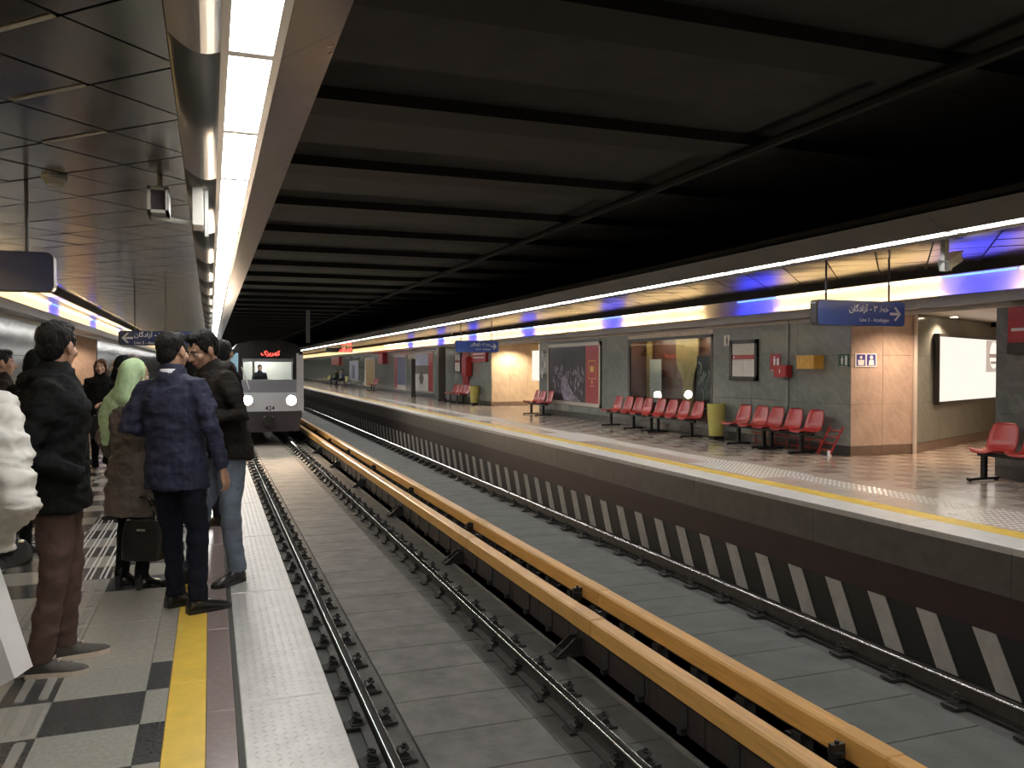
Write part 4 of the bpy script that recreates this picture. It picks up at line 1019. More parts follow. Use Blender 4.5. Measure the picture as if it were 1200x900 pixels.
MB().box(x0 + t, x1 - t, -0.10, 0.15, z0 + t, z1 - t).build('lens', 'train_dark', e); MB().tube([(-0.27, 0, -0.05), (-0.27, 0, 0.06)], 0.018).build('hanger', 'cctv_white', e)
p = atZ(64, 207, ZC); e = empty('smoke_detector', (p.x, p.y, ZC)); tag(e, 'round cream smoke detector on the diagonal panel ceiling', 'smoke detector')
MB().cyl((0, 0, 0), (0, 0, -0.02), 0.085, 0.085, 20).build('base', 'cctv_grey', e); MB().cyl((0, 0, -0.02), (0, 0, -0.06), 0.075, 0.055, 20).build('dome', 'cctv_white', e)

# ================================================================== TRAIN
def train():
    Y0 = 30.3; cx = 1.896; hw = 1.265
    def fx(u, v=440): return atY(u, v, Y0).x - cx
    def fz(v, u=320): return atY(u, v, Y0).z - ZR
    e = empty('metro_train', (cx, Y0, ZR)); tag(e, 'white and light blue metro train arriving with lit headlights', 'train')
    zt = fz(399); zb = 0.95
    def section(h): return [(-hw, zb), (-hw, zt - 0.62), (-hw + .06, zt - .35), (-hw + .25, zt - .12), (-.5, zt), (.5, zt), (hw - .25, zt - .12), (hw - .06, zt - .35), (hw, zt - .62), (hw, zb)]
    MB().prism(section(0), 2.05, 19.5, cap=True).build('car_body', 'train_white', e); MB().prism(section(0), 0.55, 2.05, cap=False).build('cab_shell', 'train_white', e); MB().box(-hw + .02, hw - .02, 0.55, 2.05, 0.95, 0.98).build('cab_floor', 'train_dark', e); MB().prism(section(0), 20.1, 39.5).build('car_body', 'train_white', e)
    for y in (0.55, 20.1):
        for s in (-1, 1):
            MB().box(s * hw - .006, s * hw + .006, y, y + 18.9, 1.0, 1.55).build('side_stripe', 'train_blue', e)
            for k in range(6): MB().box(s * hw - .01, s * hw + .01, y + 1.2 + k * 3.0, y + 2.9 + k * 3.0, 1.95, 2.75).build('side_window', 'train_black', e)
    zw0, zw1 = fz(445), fz(421); xl, xr = fx(285), fx(343)
    # front shell: corner posts sweep back
    fw = hw - 0.28
    for s in (-1, 1):
        MB().prism([(s * fw, 0.0), (s * hw, 0.35), (s * hw, 0.6), (s * (fw - .02), 0.6)], zb, zt - 0.45, 'z').build('corner_post', 'train_blue' if s < 0 else 'train_white', e)
    roof = [(-hw, zt - .5), (-hw + .25, zt - .13), (-.5, zt), (.5, zt), (hw - .25, zt - .13), (hw, zt - .5)]
    MB().prism([(-fw, zw1), (fw, zw1), (fw, zt - .2), (fw - .2, zt - .08), (-fw + .2, zt - .08), (-fw, zt - .2)], 0.0, 0.6).build('front_mask', 'train_black', e)
    MB().prism(roof, 0.12, 0.6).build('roof_cowl', 'train_black', e)
    MB().box(-fw, xl, 0.0, 0.6, zw0, zw1).build('window_post', 'train_black', e); MB().box(xr, fw, 0.0, 0.6, zw0, zw1).build('window_post', 'train_black', e)
    MB().box(-fw, fw, 0.0, 0.6, fz(460), zw0).build('lower_mask', 'train_grey', e)
    MB().box(-fw, fw, -0.04, 0.6, fz(482), fz(460)).build('front_panel', 'train_white', e)
    MB().box(xl - .02, xr + .02, -0.015, 0.0, fz(424), zw1 + .02).build('sun_visor', 'train_grey', e)
    MB().box(xl, xr, 0.02, 0.03, zw0, zw1).build('windshield', 'windshield', e)
    # cab interior
    MB().box(-hw + .05, hw - .05, 1.9, 2.0, 1.0, zt - .3).build('cab_wall', 'cab_wall', e)
    MB().box(fx(303), fx(315), 1.86, 1.9, zw0 - .7, zw1 + .1).build('cab_door', 'white_print', e)
    MB().box(-0.5, 0.5, 0.9, 1.5, zt - .42, zt - .38).build('cab_lamp', 'cab_lamp', e)
    MB().box(-hw + .1, hw - .1, 0.4, 0.8, zw0 - .25, zw0 - .02).build('console', 'train_dark', e)
    MB().box(fx(298) - .03, fx(298) + .03, 0.6, 0.66, zw0, zw1).build('cab_post', 'train_dark', e)
    for u in (290, 341):
        x, z = fx(u, 469), fz(469, u)
        h = MB().cyl((x, -0.10, z), (x, 0.0, z), 0.20, 0.22, 24).build('headlight', 'cctv_grey', e)
        MB().cyl((x, -0.108, z), (x, -0.1005, z), 0.165, 0.165, 24).build('lens', 'headlight', h)  # glowing disc enlarged to stand in for the headlight glow
        l = bpy.data.lights.new('headlight_lamp', 'SPOT'); l.energy = 900; l.color = (1.0, 0.74, 0.5); l.spot_size = 0.75; l.spot_blend = 0.9; l.shadow_soft_size = 0.12
        o = bpy.data.objects.new('headlight_lamp', l); COL.objects.link(o); o.parent = e; o.location = (x, -0.14, z); o.rotation_euler = (PI / 2 - 0.07, 0, PI)
    text('destination_lettering', '\uFB8E\uFEB0\uFEF3\uFEAE\uFEEC\uFB90', 0.30, 'led_red', e, (fx(317), -0.006, fz(414)), (PI / 2, 0, 0), width=fx(328) - fx(306), bold=0.0)
    text('number_lettering', '424', 0.22, 'train_dark', e, (fx(316), -0.043, fz(478.5)), (PI / 2, 0, 0), bold=0.004)
    MB().tube([(fx(283), -0.03, fz(430)), (fx(287), -0.05, fz(440)), (fx(292), -0.05, fz(456))], 0.018).build('wiper', 'white_print', e)
    # below: skirt, coupler, bogie
    MB().prism([(-hw + .1, fz(482)), (hw - .1, fz(482)), (hw - .2, 0.30), (-hw + .2, 0.30)], 0.0, 0.5).build('skirt', 'train_dark', e)
    c = MB().box(-0.16, 0.16, -0.45, 0.1, 0.55, 0.85); c.cyl((0, -0.5, 0.7), (0, -0.42, 0.7), 0.2, 0.2, 12); c.build('coupler', 'fastener', e)
    for y in (2.2, 16.5, 22.5, 37):
        b = MB().box(-1.0, 1.0, y - 1.1, y + 1.1, 0.35, 0.75)
        for s in (-1, 1):
            for dy in (-.8, .8): b.cyl((s * .70, y + dy, 0.42), (s * .82, y + dy, 0.42), 0.41, None, 20)
        b.build('bogie', 'train_dark', e)
    MB().box(-hw + .05, hw - .05, 0.5, 39.5, 0.75, 0.96).build('underframe', 'train_dark', e)
train()

# ================================================================== PEOPLE
mat('skin', (0.46, 0.27, 0.185), 0.5, var=0.06, scale=30, spec=0.35)
mat('skin_pale', (0.58, 0.37, 0.28), 0.5, var=0.06, scale=30, spec=0.35)
mat('lip', (0.36, 0.14, 0.115), 0.45)
mat('eye_white', (0.7, 0.68, 0.64), 0.2)
mat('iris', (0.02, 0.014, 0.01), 0.15)
mat('hair_black', (0.007, 0.006, 0.006), 0.45, spec=0.25, bump=0.9, bscale=60, stretch=(3, 3, 0.6))
mat('hair_brown', (0.085, 0.030, 0.016), 0.42, bump=0.8, bscale=60, stretch=(3, 3, 0.6))
mat('hair_grey', (0.20, 0.18, 0.16), 0.5, bump=0.8, bscale=60)
mat('black_cloth', (0.0065, 0.007, 0.0075), 0.8, spec=0.12, var=0.25, scale=20, bump=0.35, bscale=12)
mat('hoodie', (0.016, 0.013, 0.0115), 0.8, spec=0.15, var=0.2, scale=20, bump=0.35, bscale=10)
mat('brown_cloth', (0.075, 0.042, 0.032), 0.8, var=0.15, scale=18, bump=0.4, bscale=12)
mat('navy_trousers', (0.008, 0.009, 0.018), 0.8, spec=0.15, var=0.2, scale=14, bump=0.3, bscale=9)
mat('jeans', (0.135, 0.165, 0.215), 0.8, var=0.35, scale=7, bump=0.35, bscale=14)
mat('taupe_coat', (0.105, 0.085, 0.075), 0.8, var=0.12, scale=14, bump=0.3, bscale=9)
mat('green_scarf', (0.43, 0.58, 0.33), 0.75, var=0.15, scale=7, bump=0.4, bscale=12)
mat('puffer_white', (0.60, 0.575, 0.53), 0.6, var=0.06, scale=8, bump=0.3, bscale=9)
mat('shirt_white', (0.66, 0.67, 0.70), 0.7)
mat('sneaker', (0.075, 0.068, 0.06), 0.75, var=0.2, scale=25)
mat('sneaker_sole', (0.55, 0.46, 0.37), 0.7)
mat('leather_black', (0.011, 0.0105, 0.010), 0.32, bump=0.2, bscale=40)
mat('blue_jacket', (0.05, 0.07, 0.13), 0.8, bump=0.3, bscale=10)
mat('bag_paper', (0.64, 0.635, 0.62), 0.55, var=0.04, scale=6)
mat('metal_bright', (0.75, 0.72, 0.66), 0.25, 1.0)
def blazer_mat():
    m = mat('blazer', (0.022, 0.026, 0.052), 0.75, spec=0.25, var=0.25, scale=16, bump=0.5, bscale=9)
    nt = m.node_tree; b = nt.nodes['Principled BSDF']; src = b.inputs['Base Color'].links[0].from_socket
    tc = nt.nodes.new('ShaderNodeTexCoord'); prev = src
    for d in ('X', 'Z'):
        w_ = nt.nodes.new('ShaderNodeTexWave'); w_.bands_direction = d; w_.inputs['Scale'].default_value = 6.5; w_.inputs['Distortion'].default_value = 0.4
        nt.links.new(tc.outputs['Object'], w_.inputs[0]); r = nt.nodes.new('ShaderNodeValToRGB'); r.color_ramp.elements[0].position = 0.86; r.color_ramp.elements[1].color = (.14, .14, .14, 1)
        nt.links.new(w_.outputs['Fac'], r.inputs[0]); mx = nt.nodes.new('ShaderNodeMixRGB'); mx.inputs[2].default_value = (0.10, 0.075, 0.13, 1)
        nt.links.new(r.outputs[0], mx.inputs[0]); nt.links.new(prev, mx.inputs[1]); prev = mx.outputs[0]
    nt.links.new(prev, b.inputs['Base Color'])
blazer_mat()

def loft(mb, pts, rad, side=(1, 0, 0), n=16, r0=True, r1=True):
    pts = [Vector(p) for p in pts]; rad = [(r, r) if not isinstance(r, (tuple, list)) else r for r in rad]
    side = Vector(side); rings = []
    def frame(t):
        s = side - t * side.dot(t)
        if s.length < 1e-3: s = t.orthogonal()
        s.normalize(); return s, t.cross(s)
    ts = []
    for i in range(len(pts)):
        a = pts[max(0, i - 1)]; b = pts[min(len(pts) - 1, i + 1)]; ts.append((b - a).normalized())
    def ring(p, t, ra, rb):
        s, q = frame(t); rings.append([p + s * (ra * math.cos(2 * PI * k / n)) + q * (rb * math.sin(2 * PI * k / n)) for k in range(n)])
    caps = ((0.97, 0.25), (0.8, 0.6), (0.45, 0.9))
    if r0:
        m = min(rad[0])
        for c, s in reversed(caps): ring(pts[0] - ts[0] * (m * s), ts[0], rad[0][0] * c, rad[0][1] * c)
    for p, t, r in zip(pts, ts, rad): ring(p, t, *r)
    if r1:
        m = min(rad[-1])
        for c, s in caps: ring(pts[-1] + ts[-1] * (m * s), ts[-1], rad[-1][0] * c, rad[-1][1] * c)
    V = [v for r in rings for v in r]; k = len(rings)
    f = [(j * n + i, j * n + (i + 1) % n, (j + 1) * n + (i + 1) % n, (j + 1) * n + i) for j in range(k - 1) for i in range(n)]
    f += [tuple(range(n - 1, -1, -1)), tuple(range((k - 1) * n, k * n))]
    return mb.add(V, f)
def remesh(mb, vox, mats, smooth=4, fold=0.0, freq=(9, 9, 16), seed=0.0, fine=0.0):
    me = bpy.data.meshes.new('raw'); me.from_pydata(mb.v, [], mb.f)
    bm = bmesh.new(); bm.from_mesh(me); bmesh.ops.recalc_face_normals(bm, faces=bm.faces); bm.to_mesh(me); bm.free()
    o = bpy.data.objects.new('raw', me)
    r = o.modifiers.new('r', 'REMESH'); r.mode = 'VOXEL'; r.voxel_size = vox; r.adaptivity = 0.0
    if smooth: s = o.modifiers.new('s', 'SMOOTH'); s.factor = 0.5; s.iterations = smooth
    out = bake(o); bpy.data.meshes.remove(me)
    if fold or fine:
        nv = len(out.vertices); co = np.empty(nv * 3, 'f'); out.vertices.foreach_get('co', co); co = co.reshape(-1, 3)
        no = np.empty(nv * 3, 'f'); out.vertex_normals.foreach_get('vector', no); no = no.reshape(-1, 3)
        d = np.empty(nv, 'f')
        for i in range(nv):
            x, y, z = co[i]; q = noise.noise((x * freq[0] + seed, y * freq[1], z * freq[2]))
            q2 = noise.noise((x * freq[0] * 2.3 + y * 9 + seed, y * freq[1] * 2.1 - z * 14, z * freq[2] * 1.9 + 5))
            d[i] = fold * (q * 1.0 - abs(q2) * 0.8) + (fine * noise.noise((x * 70 + seed, y * 70, z * 40)) if fine else 0)
        co += no * d[:, None]; out.vertices.foreach_set('co', co.ravel())
    out.materials.clear()
    for m in ([mats] if isinstance(mats, str) else mats): out.materials.append(M[m])
    out.polygons.foreach_set('use_smooth', [True] * len(out.polygons)); out.polygons.foreach_set('material_index', [0] * len(out.polygons)); out.update()
    return out
def join(meshes, mats):
    """several finished meshes (each with one slot index) into one mesh"""
    V = []; Fc = []; mi = []
    for me, idx in meshes:
        o = len(V); V += [tuple(v.co) for v in me.vertices]
        for p in me.polygons: Fc.append(tuple(i + o for i in p.vertices)); mi.append(idx)
    out = bpy.data.meshes.new('person'); out.from_pydata(V, [], Fc)
    for m in mats: out.materials.append(M[m])
    out.polygons.foreach_set('material_index', mi); out.polygons.foreach_set('use_smooth', [True] * len(mi)); out.update()
    return out
def hand(mb, wrist, d, n, curl=0.45, thumb=1, s=1.0):
    """palm and five fingers; d points along the hand, n out of the palm"""
    w_ = Vector(wrist); d = Vector(d).normalized(); n = Vector(n); n = (n - d * n.dot(d)).normalized(); t = d.cross(n).normalized() * thumb
    loft(mb, [w_ - d * .03 * s, w_, w_ + d * .035 * s, w_ + d * .078 * s], [(.026 * s, .02 * s), (.028 * s, .018 * s), (.038 * s, .016 * s), (.037 * s, .013 * s)], side=t, n=12)
    for k, ln in zip((1.5, .5, -.5, -1.5), (.070, .079, .073, .056)):
        p = w_ + d * .078 * s + t * (k * .0195 * s); a = curl * .6; pts = [p - d * .012 * s]
        pts.append(p)
        for fr in (.45, .31, .24): p = p + (d * math.cos(a) + n * math.sin(a)) * (ln * fr * s); pts.append(p); a += curl
        loft(mb, pts, [.0085 * s, .0088 * s, .0082 * s, .0076 * s, .006 * s], side=t, n=8)
    p = w_ + d * .022 * s + t * .024 * s; dd = (d * .72 + t * .55 + n * .35).normalized(); q = p + dd * .042 * s
    loft(mb, [p, q, q + (d * .85 + n * .45).normalized() * .032 * s, q + (d * .8 + n * .6).normalized() * .055 * s], [.014 * s, .011 * s, .0095 * s, .007 * s], side=n, n=8)
def shoe(parent, ankle, yaw, s, style):
    """shoe pointing along local +y turned by yaw; origin on the ground under the ankle"""
    L = {'dress': 0.285, 'sneaker': 0.29, 'boot': 0.27, 'heel': 0.23}[style] * s; b = MB(); n = 11; V = []
    st = [(-.27, .05, .055), (-.24, .068, .095), (-.13, .072, .115), (.0, .074, .105), (.14, .082, .082), (.32, .095, .062), (.48, .094, .05), (.62, .07, .04), (.70, .035, .026)]
    hl = 0.055 if style == 'heel' else 0.0
    for t, w_, h in st:
        y = t * L; lift = hl * max(0, min(1, (0.35 - t) / 0.5)); z0 = 0.022 + lift
        if style in ('boot', 'heel') and -.2 < t < .1: h = h + .07
        if style == 'sneaker' and -.26 < t < .05: h = h + .035
        for k in range(n):
            a = PI * k / (n - 1); V.append((w_ * s / 2 * math.cos(a), y, z0 + (h - .022) * s * math.sin(a) ** .7))
    m = len(st); f = [(j * n + i, j * n + i + 1, (j + 1) * n + i + 1, (j + 1) * n + i) for j in range(m - 1) for i in range(n - 1)]
    f += [(j * n, (j + 1) * n, (j + 1) * n + n - 1, j * n + n - 1) for j in range(m - 1)]
    f += [tuple(range(n - 1, -1, -1)), tuple(range((m - 1) * n, m * n))]
    b.add(V, f)
    o = b.build('shoe', {'sneaker': 'sneaker'}.get(style, 'leather_black'), parent, (ankle[0], ankle[1], 0.0), yaw, smooth=True)
    so = MB(); outl = [(w_ * s / 2 * 1.05, t * L) for t, w_, h in st] + [(-w_ * s / 2 * 1.05, t * L) for t, w_, h in reversed(st)]
    if style == 'heel':
        so.prism([(x, y) for x, y in outl if y > 0.05 * L], 0.001, 0.024, 'z'); so.cyl((0, -.2 * L, 0.0), (0, -.2 * L, 0.08), 0.02, 0.03, 10)
    else: so.prism(outl, 0.001, 0.026, 'z')
    so.build('sole', 'sneaker_sole' if style == 'sneaker' else 'leather_black', o)
    if style == 'sneaker':
        la = MB()
        for k in range(4): la.tube([(-.024, (.02 + k * .075) * L, (.118 - .014 * k) * s), (.024, (.02 + k * .075) * L, (.118 - .014 * k) * s)], .004, 5)
        la.build('laces', 'sneaker_sole', o)

def person(label, loc, rz, h=1.72, top='black_cloth', legs='navy_trousers', arms=None, feet=None, head=(0, 0, 0), lean=(0, 0), hair='hair_black',
           style='jacket', shoes='dress', skin='skin', detail=1.0, hem=0.80, bulk=1.0, scarf=None, hood=False, hairstyle='short', collar=None, seed=0.0, sit=False, hands=True, cat='person', group=None):
    """local frame: faces +y, right hand at +x. head = (yaw, pitch, roll), lean = (forward, sideways)"""
    s = h / 1.72; vox = 0.011 / detail
    UB = Matrix.Translation((0, 0, 0.95 * s)) @ Matrix.Rotation(-lean[0], 4, 'X') @ Matrix.Rotation(lean[1], 4, 'Y') @ Matrix.Translation((0, 0, -0.95 * s))
    dz = -0.45 * s if sit else 0.0
    D_ = Matrix.Translation((0, 0, dz))
    def up(p): return D_ @ UB @ (Vector(p) * s)
    A = {1: ((.235, -.03, 1.13), (.25, .05, .885)), -1: ((-.235, -.03, 1.13), (-.25, .05, .885))}
    if arms: A.update(arms)
    Fe = {1: ((.10, .0), 0.0), -1: ((-.10, .0), 0.0)}
    if feet: Fe.update(feet)
    HB = D_ @ UB @ Matrix.Translation(Vector((0, -.005, 1.50)) * s) @ Matrix.Rotation(head[0], 4, 'Z') @ Matrix.Rotation(-head[1], 4, 'X') @ Matrix.Rotation(head[2], 4, 'Y') @ Matrix.Translation(Vector((0, .02, .105)) * s) @ Matrix.Scale(s, 4)
    def hp(p): return HB @ Vector(p)
    # ---------------- skin: head
    hd = MB(); tmp = MB()
    def ell(c, r): tmp.sphere(c, r, 18, 12)
    ell((0, -.012, .035), (.076, .096, .086)); ell((0, .022, -.03), (.060, .068, .086)); ell((0, .052, -.086), (.030, .030, .026))
    ell((0, .078, .028), (.052, .016, .013)); ell((.042, .055, -.022), (.026, .026, .026)); ell((-.042, .055, -.022), (.026, .026, .026))
    ell((0, .0835, -.052), (.025, .014, .0075)); ell((0, .081, -.063), (.021, .014, .0085))
    loft(tmp, [(0, .088, .018), (0, .100, -.006), (0, .112, -.024)], [.0085, .0105, .0145]); ell((.011, .099, -.028), (.009, .012, .008)); ell((-.011, .099, -.028), (.009, .012, .008))
    for e_ in (-1, 1): ell((e_ * .079, -.008, -.004), (.010, .021, .033)); ell((e_ * .074, -.004, -.02), (.012, .014, .016))
    loft(tmp, [(0, -.035, -.20), (0, -.025, -.12), (0, -.012, -.04)], [(.064, .06), (.055, .056), (.056, .06)], side=(1, 0, 0))
    tmp.v = [tuple(hp(v)) for v in tmp.v]
    meshes = [(remesh(tmp, 0.0058 / min(1, detail), skin, 3), 0)]
    eye = MB()
    for e_ in (-1, 1): eye.sphere(tuple(hp((e_ * .030, .0785, .006))), (.0115 * s, .0105 * s, .0075 * s), 10, 8)
    meshes.append((eye.mesh('e', 'eye_white'), 1))
    ir = MB()
    for e_ in (-1, 1): ir.sphere(tuple(hp((e_ * .030, .0848, .005))), .0062 * s, 8, 6)
    meshes.append((ir.mesh('e', 'iris'), 2))
    lp = MB(); lp.sphere(tuple(hp((0, .0905, -.0545))), (.019 * s, .009 * s, .0055 * s), 10, 6); lp.sphere(tuple(hp((0, .0885, -.0635))), (.016 * s, .009 * s, .006 * s), 10, 6); meshes.append((lp.mesh('l', 'lip'), 3))
    # ---------------- skin: core body under the clothes and hands
    core = MB()
    loft(core, [up((0, 0, z)) for z in (.90, 1.05, 1.22, 1.36, 1.44)], [(.145 * s, .10 * s), (.13 * s, .095 * s), (.15 * s, .105 * s), (.15 * s, .09 * s), (.08 * s, .06 * s)])
    knees = {}; ankles = {}
    for k in (1, -1):
        (fx_, fy_), yaw = Fe[k]
        if sit:
            hipz = .48 * s; kn = Vector((k * .11 * s, .44 * s, .50 * s)); an = Vector((fx_ * s, (fy_ + .48) * s, .09 * s)); hip = Vector((k * .09 * s, .02, hipz))
        else:
            hip = Vector((k * .085 * s, 0, .89 * s)); an = Vector((fx_ * s, fy_ * s - .02 * s, .085 * s)); kn = (hip + an) / 2 + Vector((k * .006, .035 * s, 0.01))
        knees[k] = (hip, kn, an); ankles[k] = an
        loft(core, [hip, kn, an], [.07 * s, .045 * s, .036 * s])
        sh = up((k * .175, -.005, 1.39)); el, wr = A[k]
        el = el if isinstance(el, Vector) else up(el); wr = wr if isinstance(wr, Vector) else up(wr); A[k] = (el, wr)
        loft(core, [sh, el, wr], [.042 * s, .035 * s, .026 * s])
    meshes.append((remesh(core, 0.022, skin, 1), 0))
    if hands:
        hm = MB()
        for k in (1, -1):
            el, wr = A[k]; d = (wr - el).normalized(); nrm = Vector((-k, 0.15, 0)) if abs(d.z) > .6 else Vector((0, 0.0, -1)) + Vector((-k * .6, 0, 0))
            hand(hm, wr + d * .025 * s, d, nrm, .5, k, s * .98)
        meshes.append((remesh(hm, 0.0046, skin, 1), 0))
    body = link('person', join(meshes, [skin, 'eye_white', 'iris', 'lip']), None, (loc[0], loc[1], loc[2] if len(loc) > 2 else 0.0), rz)
    tag(body, label, cat, group)
    for me, _ in meshes: bpy.data.meshes.remove(me)
    # ---------------- hair / headscarf
    if not scarf:
        tmp = MB()
        if hairstyle == 'short':
            tmp.sphere((0, -.022, .048), (.0835, .1015, .090), 18, 12); tmp.sphere((0, -.062, -.005), (.070, .052, .072), 16, 10)
            tmp.sphere((0, .030, .105), (.062, .062, .032), 14, 8); tmp.sphere((.069, .012, .025), (.014, .025, .04), 10, 8); tmp.sphere((-.069, .012, .025), (.014, .025, .04), 10, 8)
        else:
            tmp.sphere((0, -.02, .042), (.088, .10, .094), 18, 12)
            for k in (-1, 1): loft(tmp, [(k * .055, .045, .085), (k * .078, .035, .02), (k * .076, .02, -.07), (k * .06, .0, -.15)], [(.022, .03), (.02, .035), (.022, .04), (.02, .03)])
            loft(tmp, [(0, -.075, .03), (0, -.075, -.09), (0, -.06, -.16)], [(.075, .045), (.07, .04), (.05, .03)])
        tmp.v = [tuple(hp(v)) for v in tmp.v]
        link('hair', remesh(tmp, 0.0062 / min(1, detail), hair, 2, fold=0.007, freq=(26, 26, 18), seed=seed, fine=0.004), body)
        if detail >= 1:
            br = MB()
            for e_ in (-1, 1): br.tube([hp((e_ * .014, .0915, .027)), hp((e_ * .03, .092, .032)), hp((e_ * .047, .082, .027))], .0042 * s, 6)
            br.build('eyebrows', hair, body, smooth=True)
    if scarf:
        tmp = MB(); sc_m = scarf[0] if isinstance(scarf, tuple) else 'black_cloth'
        tmp.sphere((0, -.030, .022), (.094, .106, .118), 18, 12)
        loft(tmp, [(0, -.05, .03), (0, -.05, -.08), (0, -.04, -.17)], [(.09, .085), (.095, .09), (.13, .10)])
        loft(tmp, [(-.07, .03, -.02), (-.045, .06, -.10), (.03, .065, -.125), (.075, .02, -.05)], [(.03, .03)] * 4, side=(0, 1, 0))
        tmp.v = [tuple(hp(v)) for v in tmp.v]
        if isinstance(scarf, tuple):
            for path in scarf[1]: loft(tmp, [up(p[:3]) for p in path], [(p[3] * s, p[4] * s) for p in path], side=path[0][5] if len(path[0]) > 5 else (1, 0, 0))
        link('headscarf', remesh(tmp, 0.0075 / min(1, detail), sc_m, 3, fold=0.010, freq=(14, 14, 8), seed=seed + 3), body)
    # ---------------- top
    t = MB(); bl = bulk
    st = [(hem, .195, .140), (.92, .192, .138), (1.06, .176, .126), (1.20, .192, .135), (1.31, .205, .137), (1.385, .190, .118), (1.435, .135, .095), (1.475, .085, .078)]
    if style in ('coat', 'long'): st = [(hem, .235 if style == 'coat' else .25, .20), ((hem + .95) / 2, .215, .175), (.95, .195, .15)] + st[2:]
    if style == 'puffer': st = [(z, a * 1.16, b_ * 1.22) for z, a, b_ in st]
    if sit: st = [x for x in st if x[0] >= .9] ; st = [(.93, .18, .135)] + st
    loft(t, [up((0, 0, z)) if z > .9 or sit else D_ @ (Vector((0, 0, z)) * s) for z, _, _ in st], [(a * s * bl, b_ * s * bl) for _, a, b_ in st], n=24, r0=False)
    for k in (1, -1):
        sh = up((k * .165, -.008, 1.395)); el, wr = A[k]; m1 = sh.lerp(el, .5) + Vector((k * .008, 0, 0)); m2 = el.lerp(wr, .5)
        f_ = 1.28 if style == 'puffer' else (1.08 if style != 'suit' else 1.0)
        loft(t, [up((k * .10, -.005, 1.40)), sh, m1, el, m2, wr + (wr - el).normalized() * .012], [(.072 * s, .066 * s), (.073 * s * f_, .075 * s * f_), (.062 * s * f_, .066 * s * f_), (.054 * s * f_, .056 * s * f_), (.049 * s * f_, .05 * s * f_), (.040 * s * f_, .041 * s * f_)], side=(0, 1, 0), r1=False)
    if hood:
        loft(t, [up((-.10, .03, 1.45)), up((-.09, -.07, 1.45)), up((0, -.125, 1.44)), up((.09, -.07, 1.45)), up((.10, .03, 1.45))], [(.030 * s, .035 * s), (.045 * s, .05 * s), (.055 * s, .065 * s), (.045 * s, .05 * s), (.030 * s, .035 * s)], side=(0, 0, 1))
    else:
        loft(t, [up((0, -.02, 1.44)), up((0, -.02, 1.492))], [(.085 * s, .08 * s), (.074 * s, .072 * s)], r1=False)
    nm = {'suit': 'blazer', 'coat': 'coat', 'long': 'coat', 'puffer': 'puffer_jacket'}.get(style, 'jacket')
    tm = remesh(t, vox, top, 3, fold=0.016 if style != 'puffer' else 0.022, freq=(10, 10, 17) if style != 'puffer' else (5, 5, 22), seed=seed)
    jk = link(nm, tm, body)
    if collar:
        c = MB(); loft(c, [up((0, -.022, 1.46)), up((0, -.018, 1.50))], [(.076 * s, .074 * s), (.068 * s, .068 * s)], r0=False, r1=False); link('shirt_collar', c.mesh('c', collar, smooth=True), body)
    # ---------------- trousers
    p = MB()
    if not sit: loft(p, [Vector((0, 0, z)) * s for z in (.86, .93, 1.02)], [(.165 * s, .125 * s), (.172 * s, .128 * s), (.158 * s, .115 * s)], n=20)
    else: loft(p, [Vector((0, -.03, .47)) * s, Vector((0, -.02, .6)) * s], [(.17 * s, .13 * s), (.165 * s, .12 * s)], n=20)
    slim = 0.86 if style in ('coat', 'long') else 1.0
    for k in (1, -1):
        hip, kn, an = knees[k]
        loft(p, [hip, hip.lerp(kn, .5), kn, kn.lerp(an, .5), an + Vector((0, -.002, -.012 * s))], [(.094 * s * slim, .105 * s * slim), (.082 * s * slim, .09 * s * slim), (.067 * s * slim, .072 * s * slim), (.06 * s * slim, .064 * s * slim), (.058 * s * slim, .064 * s * slim)], r1=False)
    link('trousers', remesh(p, vox, legs, 3, fold=0.011, freq=(9, 9, 15), seed=seed + 7), body)
    for k in (1, -1):
        an = ankles[k]; shoe(body, (an.x, an.y + .015, 0), Fe[k][1], s, shoes)
    return body

def local(loc, rz, u, v, dist):
    """pixel at a given depth -> point in a person's local frame"""
    r = ray(u, v); fwd = Vector((math.sin(PSI), math.cos(PSI), 0)); q = r * (dist / r.dot(fwd)) + Vector((0, 0, CH))
    return Matrix.Rotation(-rz, 4, 'Z') @ (q - Vector((loc[0], loc[1], 0)))
def atD(u, v, dist):
    r = ray(u, v); fwd = Vector((math.sin(PSI), math.cos(PSI), 0)); return r * (dist / r.dot(fwd)) + Vector((0, 0, CH))
def stand(u, dist): p = atD(u, 430, dist); return (p.x, p.y)
R_ = math.radians
# man in the navy blazer
P5 = (-0.20, 5.48)
person('man in navy checked blazer and dark trousers seen from behind by the yellow line', P5, R_(-28), 1.70, 'blazer', 'navy_trousers', style='suit',
       arms={1: ((.27, -.05, 1.125), (.295, .01, .885)), -1: ((-.275, -.09, 1.15), (-.13, .17, 1.10))}, feet={1: ((.16, -.02), R_(-40)), -1: ((-.05, .09), R_(-32))},
       head=(R_(-8), R_(6), R_(-4)), lean=(0, R_(-2.5)), collar='shirt_white', hem=.76, bulk=1.05, seed=1.3)
# man in the dark hooded sweater and jeans
P6 = (0.105, 6.14)
person('man in dark hooded jacket and blue jeans with bowed head beside the blazer man', P6, R_(112), 1.76, 'hoodie', 'jeans', style='jacket', hood=True,
       arms={-1: ((-.30, -.02, 1.16), (-.17, .24, 1.20)), 1: ((.27, .02, 1.14), (.12, .26, 1.15))}, feet={-1: ((-.11, .0), R_(18)), 1: ((.11, .22), R_(-10))},
       head=(R_(10), R_(10), R_(-4)), lean=(R_(13), R_(-2)), shoes='boot', bulk=1.16, hem=.84, seed=4.1)
